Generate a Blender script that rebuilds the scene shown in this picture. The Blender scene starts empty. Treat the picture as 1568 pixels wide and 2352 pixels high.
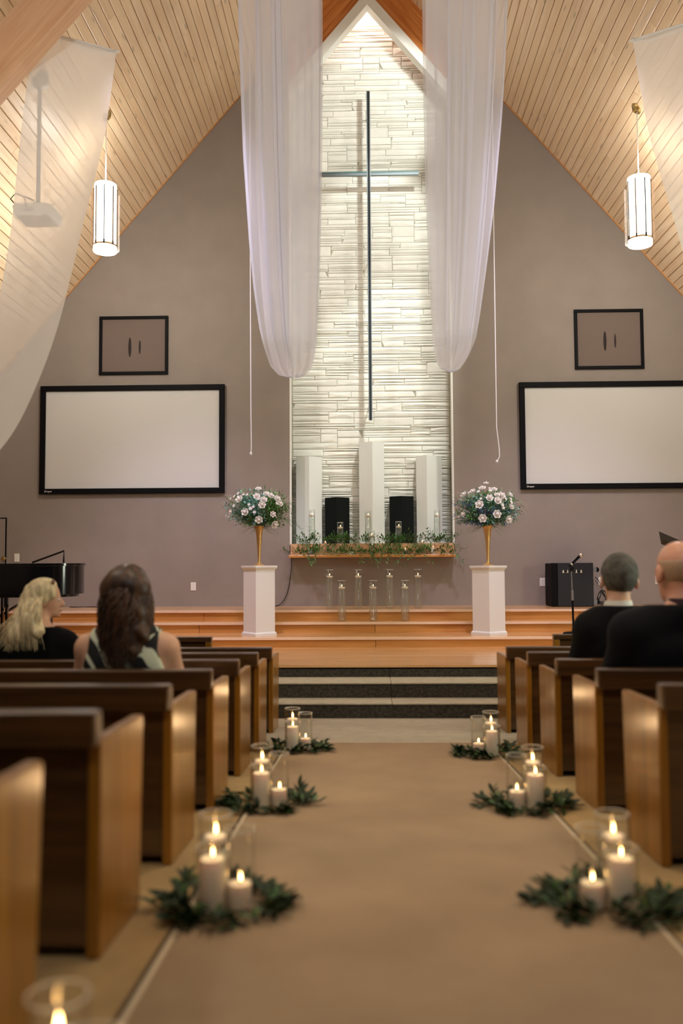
import bpy, bmesh, math, random
import numpy as np
from mathutils import Vector, Matrix
random.seed(7); rng = np.random.default_rng(7)
scn = bpy.context.scene; COL = scn.collection
PI = math.pi
def srgb(r, g, b):
    f = lambda c: (c/255/12.92) if c/255 <= .04045 else ((c/255+.055)/1.055)**2.4
    return (f(r), f(g), f(b), 1.0)

# ------------------------------------------------------------------ camera, world, lights, exposure
CAMZ = 1.36; FPX = 2000.0; FW, FH = 1568, 2352
cam_d = bpy.data.cameras.new('camera'); cam = bpy.data.objects.new('camera', cam_d); COL.objects.link(cam)
cam.location = (0, 0, CAMZ)
CM = (Matrix.Rotation(math.radians(1.575), 3, 'Z') @ Matrix.Rotation(math.radians(93.29), 3, 'X') @ Matrix.Rotation(math.radians(-.32), 3, 'Z'))
cam.rotation_euler = CM.to_euler()
cam_d.sensor_fit = 'VERTICAL'; cam_d.sensor_height = 36.0; cam_d.lens = FPX*36.0/FH
cam_d.clip_start = .05; cam_d.clip_end = 60
cam_d.dof.use_dof = True; cam_d.dof.focus_distance = 11.2; cam_d.dof.aperture_fstop = 1.15
scn.camera = cam
vs = scn.view_settings
try: scn.cycles.transparent_max_bounces = 40
except Exception: pass
vs.view_transform = 'Standard'; vs.look = 'None'; vs.gamma = 1.0; vs.exposure = 0.0
try: vs.use_curve_mapping = False
except Exception: pass

world = bpy.data.worlds.new('world'); scn.world = world; world.use_nodes = True
wb = world.node_tree.nodes['Background']; wb.inputs[0].default_value = srgb(255, 236, 214); wb.inputs[1].default_value = .03

def light(kind, name, loc, target, energy, color=(1, 1, 1), size=.3, size_y=None, spot=60, blend=.6):
    d = bpy.data.lights.new(name, kind); d.energy = energy; d.color = color[:3]
    if kind == 'AREA':
        d.size = size
        if size_y: d.shape = 'RECTANGLE'; d.size_y = size_y
    else:
        d.shadow_soft_size = size
    if kind == 'SPOT': d.spot_size = math.radians(spot); d.spot_blend = blend
    o = bpy.data.objects.new(name, d); COL.objects.link(o); o.location = loc
    if target is not None:
        o.rotation_euler = (Vector(target)-Vector(loc)).to_track_quat('-Z', 'Y').to_euler()
    return o
# added unseen fill and aisle spot, bay lamps, daylight from the side window, chancel and stage lights
light('AREA', 'added_fill_light', (0, -1.2, 6.4), (0, 9.0, 4.0), 85, (.97, .98, 1), 3.0, 1.2)  # general fill added from behind, not a known fitting
light('SPOT', 'added_aisle_spot', (.2, 4.4, 6.9), (.15, 4.2, 0), 420, (1, .88, .68), .25, spot=40, blend=1)  # added spot that makes a light pool along the aisle
for lx in (-3.1, 3.2):                     # the same pendant lamps, in the bays nearer and behind the photographer
    for ly, e in ((4.4, 85), (.2, 28)): light('POINT', 'bay_lamp_light', (lx, ly, 4.9), None, e, (1, .96, .89), .13)
light('AREA', 'side_window_light', (6.2, 5.2, 1.9), (-1.5, 6.2, 1.2), 120, (.92, 1.0, .80), 1.4, 1.5)
for tz, e, sp in ((7.9, 250, 50), (5.9, 360, 40), (3.7, 640, 30), (2.2, 520, 24)):      # four lamps of the chancel fitting, up in the roof
    light('SPOT', 'cross_spot', (1.3, 9.9, 8.05), (.10, 12.4, tz), e, (.96, 1, .95), .12, spot=sp, blend=.5)
light('AREA', 'recess_light', (.07, 12.22, 9.62), (.07, 12.5, 3.0), 14, (1, .97, .92), .8, .14)
light('SPOT', 'stage_spot_left', (-1.6, 7.2, 7.0), (-2.4, 11.3, .6), 1000, (.84, .74, 1.0), .2, spot=44, blend=.9)
light('SPOT', 'stage_spot_right', (1.75, 7.2, 7.0), (2.6, 11.3, .6), 940, (.86, .75, 1.0), .2, spot=44, blend=.9)
light('SPOT', 'stage_spot_middle', (.1, 6.0, 7.4), (.1, 9.8, .3), 300, (1, .90, .72), .2, spot=42, blend=.8)

# ------------------------------------------------------------------ helpers
def at(px, py, Y):
    d = CM @ Vector(((px-FW/2)/FPX, -(py-FH/2)/FPX, -1.0)); t = Y/d.y
    return Vector((0, 0, CAMZ)) + d*t
def floor_z(y): return max(0.0, .445-.058*y)

class MB:
    def __init__(s): s.v = []; s.f = []
    def add(s, vs, fs):
        n = len(s.v); s.v += [tuple(p) for p in vs]; s.f += [tuple(i+n for i in f) for f in fs]; return s
    def box(s, x0, x1, y0, y1, z0, z1):
        x0, x1 = sorted((x0, x1)); y0, y1 = sorted((y0, y1)); z0, z1 = sorted((z0, z1))
        return s.add([(x0,y0,z0),(x1,y0,z0),(x1,y1,z0),(x0,y1,z0),(x0,y0,z1),(x1,y0,z1),(x1,y1,z1),(x0,y1,z1)],
              [(0,3,2,1),(4,5,6,7),(0,1,5,4),(1,2,6,5),(2,3,7,6),(3,0,4,7)])
    def prism(s, pts, axis, a, b):
        """closed outline pts (2-D) extruded along axis from a to b; the pts are the other two axes in order"""
        def P(p, t):
            return {'x': (t, p[0], p[1]), 'y': (p[0], t, p[1]), 'z': (p[0], p[1], t)}[axis]
        n = len(pts)
        return s.add([P(p, a) for p in pts]+[P(p, b) for p in pts],
              [tuple(range(n-1, -1, -1)), tuple(range(n, 2*n))]+[(i, (i+1) % n, n+(i+1) % n, n+i) for i in range(n)])
    def lathe(s, prof, n=24, c=(0, 0, 0), cap=True):
        vs = []; fs = []
        for r, z in prof:
            for k in range(n):
                a = 2*PI*k/n; vs.append((c[0]+r*math.cos(a), c[1]+r*math.sin(a), c[2]+z))
        for i in range(len(prof)-1):
            for k in range(n):
                k2 = (k+1) % n; fs.append((i*n+k, i*n+k2, (i+1)*n+k2, (i+1)*n+k))
        if cap:
            if prof[0][0] > 1e-4: fs.append(tuple(range(n-1, -1, -1)))
            if prof[-1][0] > 1e-4: fs.append(tuple(range((len(prof)-1)*n, len(prof)*n)))
        return s.add(vs, fs)
    def tube(s, pts, r, n=6, cap=True):
        pts = [Vector(p) for p in pts]; m = len(pts)
        rs = r if isinstance(r, (list, tuple)) else [r]*m
        t0 = (pts[1]-pts[0]).normalized()
        u = t0.cross(Vector((0, 0, 1)));
        if u.length < .1: u = t0.cross(Vector((1, 0, 0)))
        u.normalize(); vs = []
        for i in range(m):
            t = (pts[min(i+1, m-1)]-pts[max(i-1, 0)]).normalized()
            u = (u - t*u.dot(t));
            if u.length < 1e-6: u = t.orthogonal()
            u.normalize(); w = t.cross(u)
            for k in range(n):
                a = 2*PI*k/n; vs.append(pts[i]+(u*math.cos(a)+w*math.sin(a))*rs[i])
        fs = [(i*n+k, i*n+(k+1) % n, (i+1)*n+(k+1) % n, (i+1)*n+k) for i in range(m-1) for k in range(n)]
        if cap: fs += [tuple(range(n-1, -1, -1)), tuple(range((m-1)*n, m*n))]
        return s.add(vs, fs)
    def sphere(s, c, r, n=12, m=8):
        r = r if isinstance(r, (tuple, list)) else (r, r, r)
        vs = [(c[0], c[1], c[2]-r[2])]; fs = []
        for i in range(1, m):
            p = -PI/2+PI*i/m
            for k in range(n):
                a = 2*PI*k/n; vs.append((c[0]+r[0]*math.cos(p)*math.cos(a), c[1]+r[1]*math.cos(p)*math.sin(a), c[2]+r[2]*math.sin(p)))
        vs.append((c[0], c[1], c[2]+r[2])); L = len(vs)-1
        for k in range(n):
            k2 = (k+1) % n
            fs.append((0, 1+k2, 1+k)); fs.append((L, 1+(m-2)*n+k, 1+(m-2)*n+k2))
            for i in range(m-2): fs.append((1+i*n+k, 1+i*n+k2, 1+(i+1)*n+k2, 1+(i+1)*n+k))
        return s.add(vs, fs)
    def xf(s, M):
        s.v = [tuple(M @ Vector(p)) for p in s.v]; return s
    def mesh(s, name, m, smooth=False, sharp=None):
        me = bpy.data.meshes.new(name); me.from_pydata(s.v, [], s.f)
        bm = bmesh.new(); bm.from_mesh(me); bmesh.ops.recalc_face_normals(bm, faces=bm.faces); bm.to_mesh(me); bm.free()
        if m: me.materials.append(m)
        if smooth:
            me.polygons.foreach_set('use_smooth', [True]*len(me.polygons))
            if sharp: me.set_sharp_from_angle(angle=math.radians(sharp))
        me.update(); return me
    def build(s, name, m, parent=None, smooth=False, sharp=40, bevel=0, loc=None):
        o = bpy.data.objects.new(name, s.mesh(name, m, smooth, sharp)); COL.objects.link(o)
        if parent: o.parent = parent
        if loc is not None: o.location = loc
        if bevel:
            b = o.modifiers.new('bevel', 'BEVEL'); b.width = bevel; b.segments = 2; b.limit_method = 'ANGLE'; b.angle_limit = .6
        return o
def link_mesh(name, me, parent=None, M=None):
    o = bpy.data.objects.new(name, me); COL.objects.link(o)
    if parent: o.parent = parent
    if M is not None: o.matrix_basis = M
    return o
def tag(o, label=None, cat=None, group=None, kind=None):
    for k, v in (('label', label), ('category', cat), ('group', group), ('kind', kind)):
        if v: o[k] = v
    return o
def thing(name, label, cat, loc=(0, 0, 0), rz=0, group=None, kind=None):
    o = bpy.data.objects.new(name, None); COL.objects.link(o); o.empty_display_size = .1
    o.location = loc; o.rotation_euler = (0, 0, rz)
    return tag(o, label, cat, group, kind)
def kids(o): return [c for c in bpy.data.objects if c.parent == o]
def copy_tree(o, children, parent=None):
    c = o.copy(); COL.objects.link(c)
    if parent: c.parent = parent
    for ch, sub in children: copy_tree(ch, sub, c)
    return c
def tree_of(o): return [(c, tree_of(c)) for c in o.children]

# ------------------------------------------------------------------ materials
def new_mat(name):
    m = bpy.data.materials.new(name); m.use_nodes = True; return m, m.node_tree.nodes, m.node_tree.links
def plain(name, col, rough=.6, metal=0, noise=0, scale=20, bump=0, bscale=None, spec=.5, rand=0, coat=0, stretch=None, col2=None, sheen=0):
    m, N, L = new_mat(name); b = N['Principled BSDF']
    b.inputs['Base Color'].default_value = col; b.inputs['Roughness'].default_value = rough; b.inputs['Metallic'].default_value = metal
    b.inputs['Specular IOR Level'].default_value = spec
    if coat: b.inputs['Coat Weight'].default_value = coat; b.inputs['Coat Roughness'].default_value = .15
    if sheen: b.inputs['Sheen Weight'].default_value = sheen
    if noise or bump:
        tc = N.new('ShaderNodeTexCoord'); mp = N.new('ShaderNodeMapping'); L.new(tc.outputs['Object'], mp.inputs[0])
        if stretch: mp.inputs['Scale'].default_value = stretch
        nz = N.new('ShaderNodeTexNoise'); nz.inputs['Scale'].default_value = scale; nz.inputs['Detail'].default_value = 6
        L.new(mp.outputs[0], nz.inputs['Vector'])
    src = None
    if noise:
        mx = N.new('ShaderNodeMix'); mx.data_type = 'RGBA'
        rp = N.new('ShaderNodeMapRange'); rp.inputs[1].default_value = .3; rp.inputs[2].default_value = .7
        L.new(nz.outputs['Fac'], rp.inputs[0]); L.new(rp.outputs[0], mx.inputs[0])
        mx.inputs[6].default_value = tuple(c*(1-noise) for c in col[:3])+(1,)
        mx.inputs[7].default_value = col2 if col2 else tuple(min(1, c*(1+noise)) for c in col[:3])+(1,)
        src = mx.outputs[2]
    if rand:
        oi = N.new('ShaderNodeObjectInfo'); hs = N.new('ShaderNodeHueSaturation')
        mr = N.new('ShaderNodeMapRange'); mr.inputs[3].default_value = 1-rand; mr.inputs[4].default_value = 1+rand
        L.new(oi.outputs['Random'], mr.inputs[0]); L.new(mr.outputs[0], hs.inputs['Value'])
        if src: L.new(src, hs.inputs['Color'])
        else: hs.inputs['Color'].default_value = col
        src = hs.outputs[0]
    if src: L.new(src, b.inputs['Base Color'])
    if bump:
        bp = N.new('ShaderNodeBump'); bp.inputs['Strength'].default_value = bump; bp.inputs['Distance'].default_value = .01
        if bscale:
            n2 = N.new('ShaderNodeTexNoise'); n2.inputs['Scale'].default_value = bscale; n2.inputs['Detail'].default_value = 4
            L.new(tc.outputs['Object'], n2.inputs['Vector']); L.new(n2.outputs['Fac'], bp.inputs['Height'])
        else: L.new(nz.outputs['Fac'], bp.inputs['Height'])
        L.new(bp.outputs[0], b.inputs['Normal'])
    return m
def wood(name, c1, c2, axis='X', scale=1.0, rough=.4, coat=0, rand=0, knots=False, spec=.5):
    """grain runs along axis (object space)"""
    m, N, L = new_mat(name); b = N['Principled BSDF']; b.inputs['Roughness'].default_value = rough
    b.inputs['Specular IOR Level'].default_value = spec
    if coat: b.inputs['Coat Weight'].default_value = coat; b.inputs['Coat Roughness'].default_value = .2
    tc = N.new('ShaderNodeTexCoord'); mp = N.new('ShaderNodeMapping')
    s = {'X': (1.2, 22, 22), 'Y': (22, 1.2, 22), 'Z': (22, 22, 1.2)}[axis]
    mp.inputs['Scale'].default_value = tuple(q*scale for q in s)
    oi = N.new('ShaderNodeObjectInfo'); vm = N.new('ShaderNodeVectorMath'); vm.operation = 'MULTIPLY_ADD'
    cx = N.new('ShaderNodeCombineXYZ')
    for i in range(3): L.new(oi.outputs['Random'], cx.inputs[i])
    vm.inputs[1].default_value = (31, 17, 23)
    L.new(cx.outputs[0], vm.inputs[0]); L.new(tc.outputs['Object'], vm.inputs[2]); L.new(vm.outputs[0], mp.inputs[0])
    nz = N.new('ShaderNodeTexNoise'); nz.inputs['Scale'].default_value = 1; nz.inputs['Detail'].default_value = 8; nz.inputs['Distortion'].default_value = 1.2
    L.new(mp.outputs[0], nz.inputs['Vector'])
    mr = N.new('ShaderNodeMapRange'); mr.inputs[1].default_value = .32; mr.inputs[2].default_value = .68; L.new(nz.outputs['Fac'], mr.inputs[0])
    mx = N.new('ShaderNodeMix'); mx.data_type = 'RGBA'; mx.inputs[6].default_value = c1; mx.inputs[7].default_value = c2
    L.new(mr.outputs[0], mx.inputs[0]); src = mx.outputs[2]
    if knots:
        vo = N.new('ShaderNodeTexVoronoi'); vo.inputs['Scale'].default_value = 1.0
        mp2 = N.new('ShaderNodeMapping'); mp2.inputs['Scale'].default_value = {'X': (2, 9, 9), 'Y': (9, 2, 9), 'Z': (9, 9, 2)}[axis]
        L.new(vm.outputs[0], mp2.inputs[0]); L.new(mp2.outputs[0], vo.inputs['Vector'])
        k = N.new('ShaderNodeMapRange'); k.inputs[1].default_value = .05; k.inputs[2].default_value = .16; k.inputs[3].default_value = .55; k.inputs[4].default_value = 0
        L.new(vo.outputs['Distance'], k.inputs[0])
        m2 = N.new('ShaderNodeMix'); m2.data_type = 'RGBA'; L.new(k.outputs[0], m2.inputs[0]); L.new(src, m2.inputs[6])
        m2.inputs[7].default_value = tuple(q*.35 for q in c1[:3])+(1,); src = m2.outputs[2]
    if rand:
        hs = N.new('ShaderNodeHueSaturation'); r2 = N.new('ShaderNodeMapRange'); r2.inputs[3].default_value = 1-rand; r2.inputs[4].default_value = 1+rand
        L.new(oi.outputs['Random'], r2.inputs[0]); L.new(r2.outputs[0], hs.inputs['Value']); L.new(src, hs.inputs['Color']); src = hs.outputs[0]
    L.new(src, b.inputs['Base Color'])
    return m
def emit(name, col, strength):
    m, N, L = new_mat(name); b = N['Principled BSDF']
    b.inputs['Base Color'].default_value = col; b.inputs['Emission Color'].default_value = col; b.inputs['Emission Strength'].default_value = strength
    return m
def thin_glass(name, tint=(1, 1, 1, 1), gloss=.12, rough=.02, body=0):
    m, N, L = new_mat(name); N.remove(N['Principled BSDF'])
    t = N.new('ShaderNodeBsdfTransparent'); t.inputs[0].default_value = tint
    g = N.new('ShaderNodeBsdfGlossy'); g.inputs['Roughness'].default_value = rough
    lw = N.new('ShaderNodeLayerWeight'); lw.inputs[0].default_value = .5; fr = N.new('ShaderNodeMath'); fr.operation = 'POWER'; fr.inputs[1].default_value = 2.8; L.new(lw.outputs['Facing'], fr.inputs[0])
    ad = N.new('ShaderNodeMath'); ad.operation = 'ADD'; ad.inputs[1].default_value = gloss*.3; L.new(fr.outputs[0], ad.inputs[0])
    mx = N.new('ShaderNodeMixShader'); L.new(ad.outputs[0], mx.inputs[0]); L.new(t.outputs[0], mx.inputs[1]); L.new(g.outputs[0], mx.inputs[2])
    out = mx.outputs[0]
    if body:
        d = N.new('ShaderNodeBsdfDiffuse'); d.inputs[0].default_value = (.9, .92, .9, 1)
        m2 = N.new('ShaderNodeMixShader'); m2.inputs[0].default_value = body; L.new(out, m2.inputs[1]); L.new(d.outputs[0], m2.inputs[2]); out = m2.outputs[0]
    L.new(out, N['Material Output'].inputs[0]); return m
def sheer(name, col, opacity, through=.26):
    m, N, L = new_mat(name); N.remove(N['Principled BSDF'])
    t = N.new('ShaderNodeBsdfTransparent'); d = N.new('ShaderNodeBsdfDiffuse'); tr = N.new('ShaderNodeBsdfTranslucent')
    d.inputs[0].default_value = col; tr.inputs[0].default_value = col
    a = N.new('ShaderNodeMixShader'); a.inputs[0].default_value = through; L.new(d.outputs[0], a.inputs[1]); L.new(tr.outputs[0], a.inputs[2])
    b = N.new('ShaderNodeMixShader'); b.inputs[0].default_value = opacity; L.new(t.outputs[0], b.inputs[1]); L.new(a.outputs[0], b.inputs[2])
    L.new(b.outputs[0], N['Material Output'].inputs[0]); return m

M = {}
M['wall'] = plain('taupe_paint', srgb(142, 131, 122), .8, noise=.05, scale=3, bump=.25, bscale=160)
M['pine'] = wood('pine_board', srgb(218, 188, 150), srgb(232, 210, 178), 'Y', .55, .38, rand=.06, knots=True)
M['groove'] = plain('groove_dark', srgb(120, 70, 28), .8)
M['glulam'] = wood('orange_glulam', srgb(176, 98, 40), srgb(222, 146, 78), 'X', .9, .4)
M['rake'] = wood('rake_wood', srgb(180, 128, 76), srgb(200, 150, 96), 'X', .9, .5)
M['rafter'] = wood('hazed_rafter', srgb(206, 160, 122), srgb(222, 182, 146), 'X', .9, .5)  # paled beam timber, haze put into its colour
M['white_trim'] = plain('white_paint', srgb(232, 232, 226), .55)
M['stone'] = plain('pale_limestone', srgb(230, 229, 220), .85, noise=.06, scale=5, bump=.25, bscale=28, rand=.05)
M['mortar'] = plain('mortar', srgb(172, 170, 156), .95, noise=.1)
M['floor_carpet'] = plain('tan_carpet', srgb(170, 142, 96), .95, noise=.16, scale=5, bump=.6, bscale=260)
M['runner'] = plain('brown_carpet', srgb(164, 140, 110), .95, noise=.14, scale=2.2, bump=.6, bscale=260)
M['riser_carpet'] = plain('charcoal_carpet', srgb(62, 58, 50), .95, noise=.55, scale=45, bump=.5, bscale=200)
M['pale_carpet'] = plain('pale_lit_carpet', srgb(186, 176, 156), .95, noise=.1, scale=12, bump=.5, bscale=200)  # pale tone; on the front floor it stands for stage light
M['stage_wood'] = wood('stage_maple', srgb(204, 152, 100), srgb(226, 180, 128), 'X', .55, .22, coat=.35)
M['riser_wood'] = wood('stage_oak', srgb(190, 128, 62), srgb(214, 154, 88), 'X', .6, .25, coat=.3)
M['nosing'] = wood('pale_nosing', srgb(226, 190, 160), srgb(238, 208, 180), 'X', .6, .25, coat=.3)
M['pew'] = wood('pew_oak', srgb(122, 78, 16), srgb(158, 108, 30), 'Z', .8, .3, coat=.3, rand=.05)
M['shaded_oak'] = wood('shaded_pew_oak', srgb(60, 38, 18), srgb(90, 60, 30), 'X', .7, .28, coat=.7)  # darker copy of the pew oak, shade put into its colour
M['black'] = plain('black_frame', srgb(7, 7, 9), .6, spec=.12)
M['screen'] = plain('projection_white', srgb(202, 201, 196), .7)
M['grille'] = plain('brown_cloth', srgb(112, 98, 90), .9, noise=.08, scale=300)
M['dark'] = plain('smear_dark', srgb(44, 36, 36), .9)
M['white'] = plain('white_satin', srgb(226, 224, 222), .45)
M['column'] = plain('column_white', srgb(222, 226, 222), .5)
M['speaker'] = plain('speaker_black', srgb(8, 14, 13), .85, spec=.2, noise=.6, scale=220)
M['navy'] = plain('speaker_navy', srgb(12, 13, 22), .55)
M['ledge'] = wood('ledge_wood', srgb(206, 158, 114), srgb(224, 182, 142), 'X', .6, .45)
M['steel'] = plain('brushed_steel', srgb(120, 130, 134), .5, .6)
M['cross_dark'] = plain('cross_black', srgb(18, 24, 28), .35)
M['cross_teal'] = plain('cross_teal', srgb(60, 110, 110), .35)
M['chrome'] = plain('chrome', srgb(220, 220, 215), .2, 1.0)
M['brass'] = plain('brass', srgb(190, 165, 110), .3, 1.0)
M['gold'] = plain('hammered_gold', srgb(226, 184, 120), .32, .75, bump=.25, bscale=90)
M['lamp'] = emit('lamp_diffuser', srgb(255, 250, 240), 4.0)
M['acrylic'] = thin_glass('peach_acrylic', srgb(250, 226, 208), .25, .1, body=.12)
M['glass'] = thin_glass('clear_glass', (.97, .98, .97, 1), .25)
M['water'] = thin_glass('water', (.95, .97, .96, 1), .2, body=.05)
M['wax'] = plain('white_wax', srgb(240, 232, 218), .5); M['wax'].node_tree.nodes['Principled BSDF'].inputs['Subsurface Weight'].default_value = .3
M['flame'] = emit('flame', srgb(255, 196, 120), 26)
M['wick'] = plain('wick', srgb(30, 24, 20), .9)
M['leaf'] = plain('ruscus_leaf', srgb(26, 48, 14), .5, spec=.3, rand=.3, noise=.2, scale=8)
M['leaf_light'] = plain('light_leaf', srgb(72, 112, 52), .45, noise=.35, scale=12)
M['leaf_garland'] = plain('garland_leaf', srgb(70, 120, 54), .45, noise=.35, scale=9)
M['stem'] = plain('stem', srgb(50, 60, 30), .6)
M['petal'] = plain('white_petal', srgb(236, 230, 224), .6, noise=.04, scale=40)
M['blue_leaf'] = plain('eucalyptus', srgb(132, 182, 172), .55, noise=.45, scale=14)
M['green_leaf'] = plain('greenery', srgb(96, 146, 74), .5, noise=.5, scale=14)
M['fern'] = plain('fern_green', srgb(84, 104, 50), .6)
M['mint'] = plain('pale_green', srgb(168, 190, 150), .6, noise=.2)
M['twig'] = plain('pale_twig', srgb(190, 176, 160), .7)
M['delphinium'] = plain('blue_bloom', srgb(110, 136, 196), .6, noise=.3)
M['sheer_mid'] = sheer('cool_lit_sheer', srgb(238, 240, 250), .56, .42)  # white cloth with the cool stage light put into its colour
M['sheer_side'] = sheer('white_sheer_side', srgb(236, 234, 230), .68)
M['cord'] = plain('white_cord', srgb(226, 222, 220), .7)
M['piano'] = plain('piano_lacquer', srgb(6, 6, 10), .12, coat=.6)
M['plate'] = plain('plastic_plate', srgb(232, 228, 216), .4)
M['cable'] = plain('black_cable', srgb(14, 14, 14), .5)
M['skin'] = plain('skin', srgb(214, 168, 138), .5, noise=.05, scale=20); M['skin'].node_tree.nodes['Principled BSDF'].inputs['Subsurface Weight'].default_value = .15
M['skin_rosy'] = plain('skin_rosy', srgb(222, 164, 136), .42, noise=.05, scale=20); M['skin_rosy'].node_tree.nodes['Principled BSDF'].inputs['Subsurface Weight'].default_value = .15
M['suit'] = plain('black_suit', srgb(9, 9, 11), .85, spec=.2)
M['navy_suit'] = plain('navy_suit', srgb(10, 11, 17), .85, spec=.2)
M['shirt'] = plain('white_shirt', srgb(236, 234, 222), .7)
M['black_top'] = plain('black_top', srgb(8, 8, 9), .9, spec=.15)
M['blond'] = plain('blond_hair', srgb(222, 204, 160), .42, noise=.28, scale=6, stretch=(9, 9, 1))
M['brown_hair'] = plain('brown_hair', srgb(34, 20, 13), .45, noise=.45, scale=5, stretch=(8, 8, 1), col2=srgb(88, 56, 33))
M['grey_hair'] = plain('grey_hair', srgb(88, 86, 78), .7, noise=.5, scale=24, bump=.8, bscale=150)
M['stubble'] = plain('stubble', srgb(186, 156, 130), .6, noise=.10, scale=90)
M['projector'] = plain('projector_white', srgb(226, 226, 222), .45)
M['grey'] = plain('grey_metal', srgb(120, 120, 120), .45, .4)
M['eye'] = plain('eye_white', srgb(230, 226, 220), .3)
M['iris'] = plain('iris', srgb(60, 44, 34), .3)
M['lip'] = plain('lip', srgb(176, 104, 96), .5)

# ------------------------------------------------------------------ the room
XC, ZA, SL = .06, 10.12, 1.165
def zc(x): return ZA-SL*abs(x-XC)
YW = 12.0; YF, YE = 7.66, -1.6; XS = 6.5
def rot_build(mb, name, mat, Mx, parent=None, **k):
    mb.xf(Mx.inverted()); o = mb.build(name, mat, parent, **k); o.matrix_basis = Mx; return o
def struct(o, label, cat): return tag(o, label, cat, kind='structure')

fl = MB().prism([(YE, floor_z(YE)), (YF, 0), (12.6, 0), (12.6, -.3), (YE, -.3)], 'x', -XS, XS).build('floor', M['floor_carpet'])
struct(fl, 'tan carpeted floor sloping gently down to the chancel steps', 'floor')
for n, x in (('wall_left', -XS), ('wall_right', XS)):
    s = 1 if x > 0 else -1
    struct(MB().box(x, x+s*.15, YE, 12.6, -.3, zc(x)+.25).build(n, M['wall']), 'low taupe side wall under the eaves on the %s' % n[5:], 'wall')
RX0, RX1, RZ = -1.045, 1.222, 1.60        # the stone recess opening
wf = MB()
for a, b in ((-XS, RX0), (RX1, XS)):
    wf.prism([(a, -.1), (b, -.1), (b, zc(b)+.1), (a, zc(a)+.1)], 'y', YW, YW+.12)
wf.prism([(RX0, -.1), (RX1, -.1), (RX1, RZ), (RX0, RZ)], 'y', YW, YW+.12)
wall = struct(wf.build('wall_front', M['wall']), 'taupe gable wall behind the stage with a stone recess at its centre', 'wall')
AX, AZ, TS = .075, 9.26, 1.19             # inner apex and slope of the white gable trim
def tin(x): return AZ-TS*abs(x-AX)
for s, xe in ((-1, RX0), (1, RX1)):
    ang = math.atan(TS)*(1 if s < 0 else -1)
    Mx = Matrix.Translation((AX, YW, AZ)) @ Matrix.Rotation(-ang, 4, 'Y')
    hb = MB().prism([(AX, AZ+.18), (xe, tin(xe)+.18), (xe, zc(xe)+.1), (AX, zc(AX)+.1)], 'y', YW-.02, YW+.12)
    rot_build(hb, 'header_beam', M['glulam'], Mx, wall)
    tr = MB().prism([(AX, AZ), (xe, tin(xe)), (xe, tin(xe)+.20), (AX, AZ+.20)], 'y', YW-.07, YW+.10)
    tag(rot_build(tr, 'gable_trim', M['white_trim'], Mx, wall), 'white sloping trim board')
    MB().box(xe-.02*(s > 0), xe+.02*(s < 0), YW-.006, YW+.11, RZ, tin(xe)).build('corner_trim', M['white_trim'], wall)
# recess back wall with its stones
rec = MB().box(RX0-.3, RX1+.3, 12.45, 12.55, 1.4, 9.95)
rec.box(RX0-.02, RX0, YW+.12, 12.45, RZ-.05, 8.2).box(RX1, RX1+.02, YW+.12, 12.45, RZ-.05, 8.2).box(RX0, RX1, YW, 12.45, 1.5, RZ+.012)
recess = struct(rec.build('wall_recess', M['mortar']), 'recess lined with pale split limestone rising to a point behind the cross', 'wall')
def lay_stones():
    W = RX1-RX0; n = int(W/.04); dx = W/n; sky = [RZ]*n; out = []
    hs = [.024, .03, .03, .036, .036, .036, .045, .045, .054, .063, .075]
    while True:
        m = min(sky)
        if m > 9.3: break
        i = sky.index(m); j = i
        while j < n and abs(sky[j]-m) < .004: j += 1
        run = j-i
        lh = (sky[i-1]-m) if i > 0 else 9; rh = (sky[j]-m) if j < n else 9
        big = random.random()
        if run*dx < .22:
            h = min(lh, rh); h = random.choice(hs) if h > .15 else h; w = run
        else:
            w = int(random.uniform(.3, 1.1)/dx)
            if big < .05: h = random.choice([.108, .126, .15]); w = int(random.uniform(.35, .6)/dx)
            elif big < .16: h = .09; w = int(random.uniform(.3, .7)/dx)
            else: h = random.choice(hs)
            if w > run or run-w < 4: w = run if run*dx < 1.25 else int(run*random.uniform(.35, .65))
        if run*dx >= .22 and big >= .16 and random.random() < .6:
            nb = [q for q in (lh, rh) if .02 < q < .09]
            if nb: h = min(nb); w = run if run*dx < 1.1 else w
        if h > .16: h = random.choice(hs)
        x0 = RX0+i*dx; x1 = RX0+(i+w)*dx; zm = m+h/2
        ok = zm < tin(x0 if abs(x0-AX) < abs(x1-AX) else x1)+.12 or (x0 < AX < x1)
        if ok: out.append((x0, x1, m, m+h))
        for k in range(i, i+w): sky[k] = m+h
    return out
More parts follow.
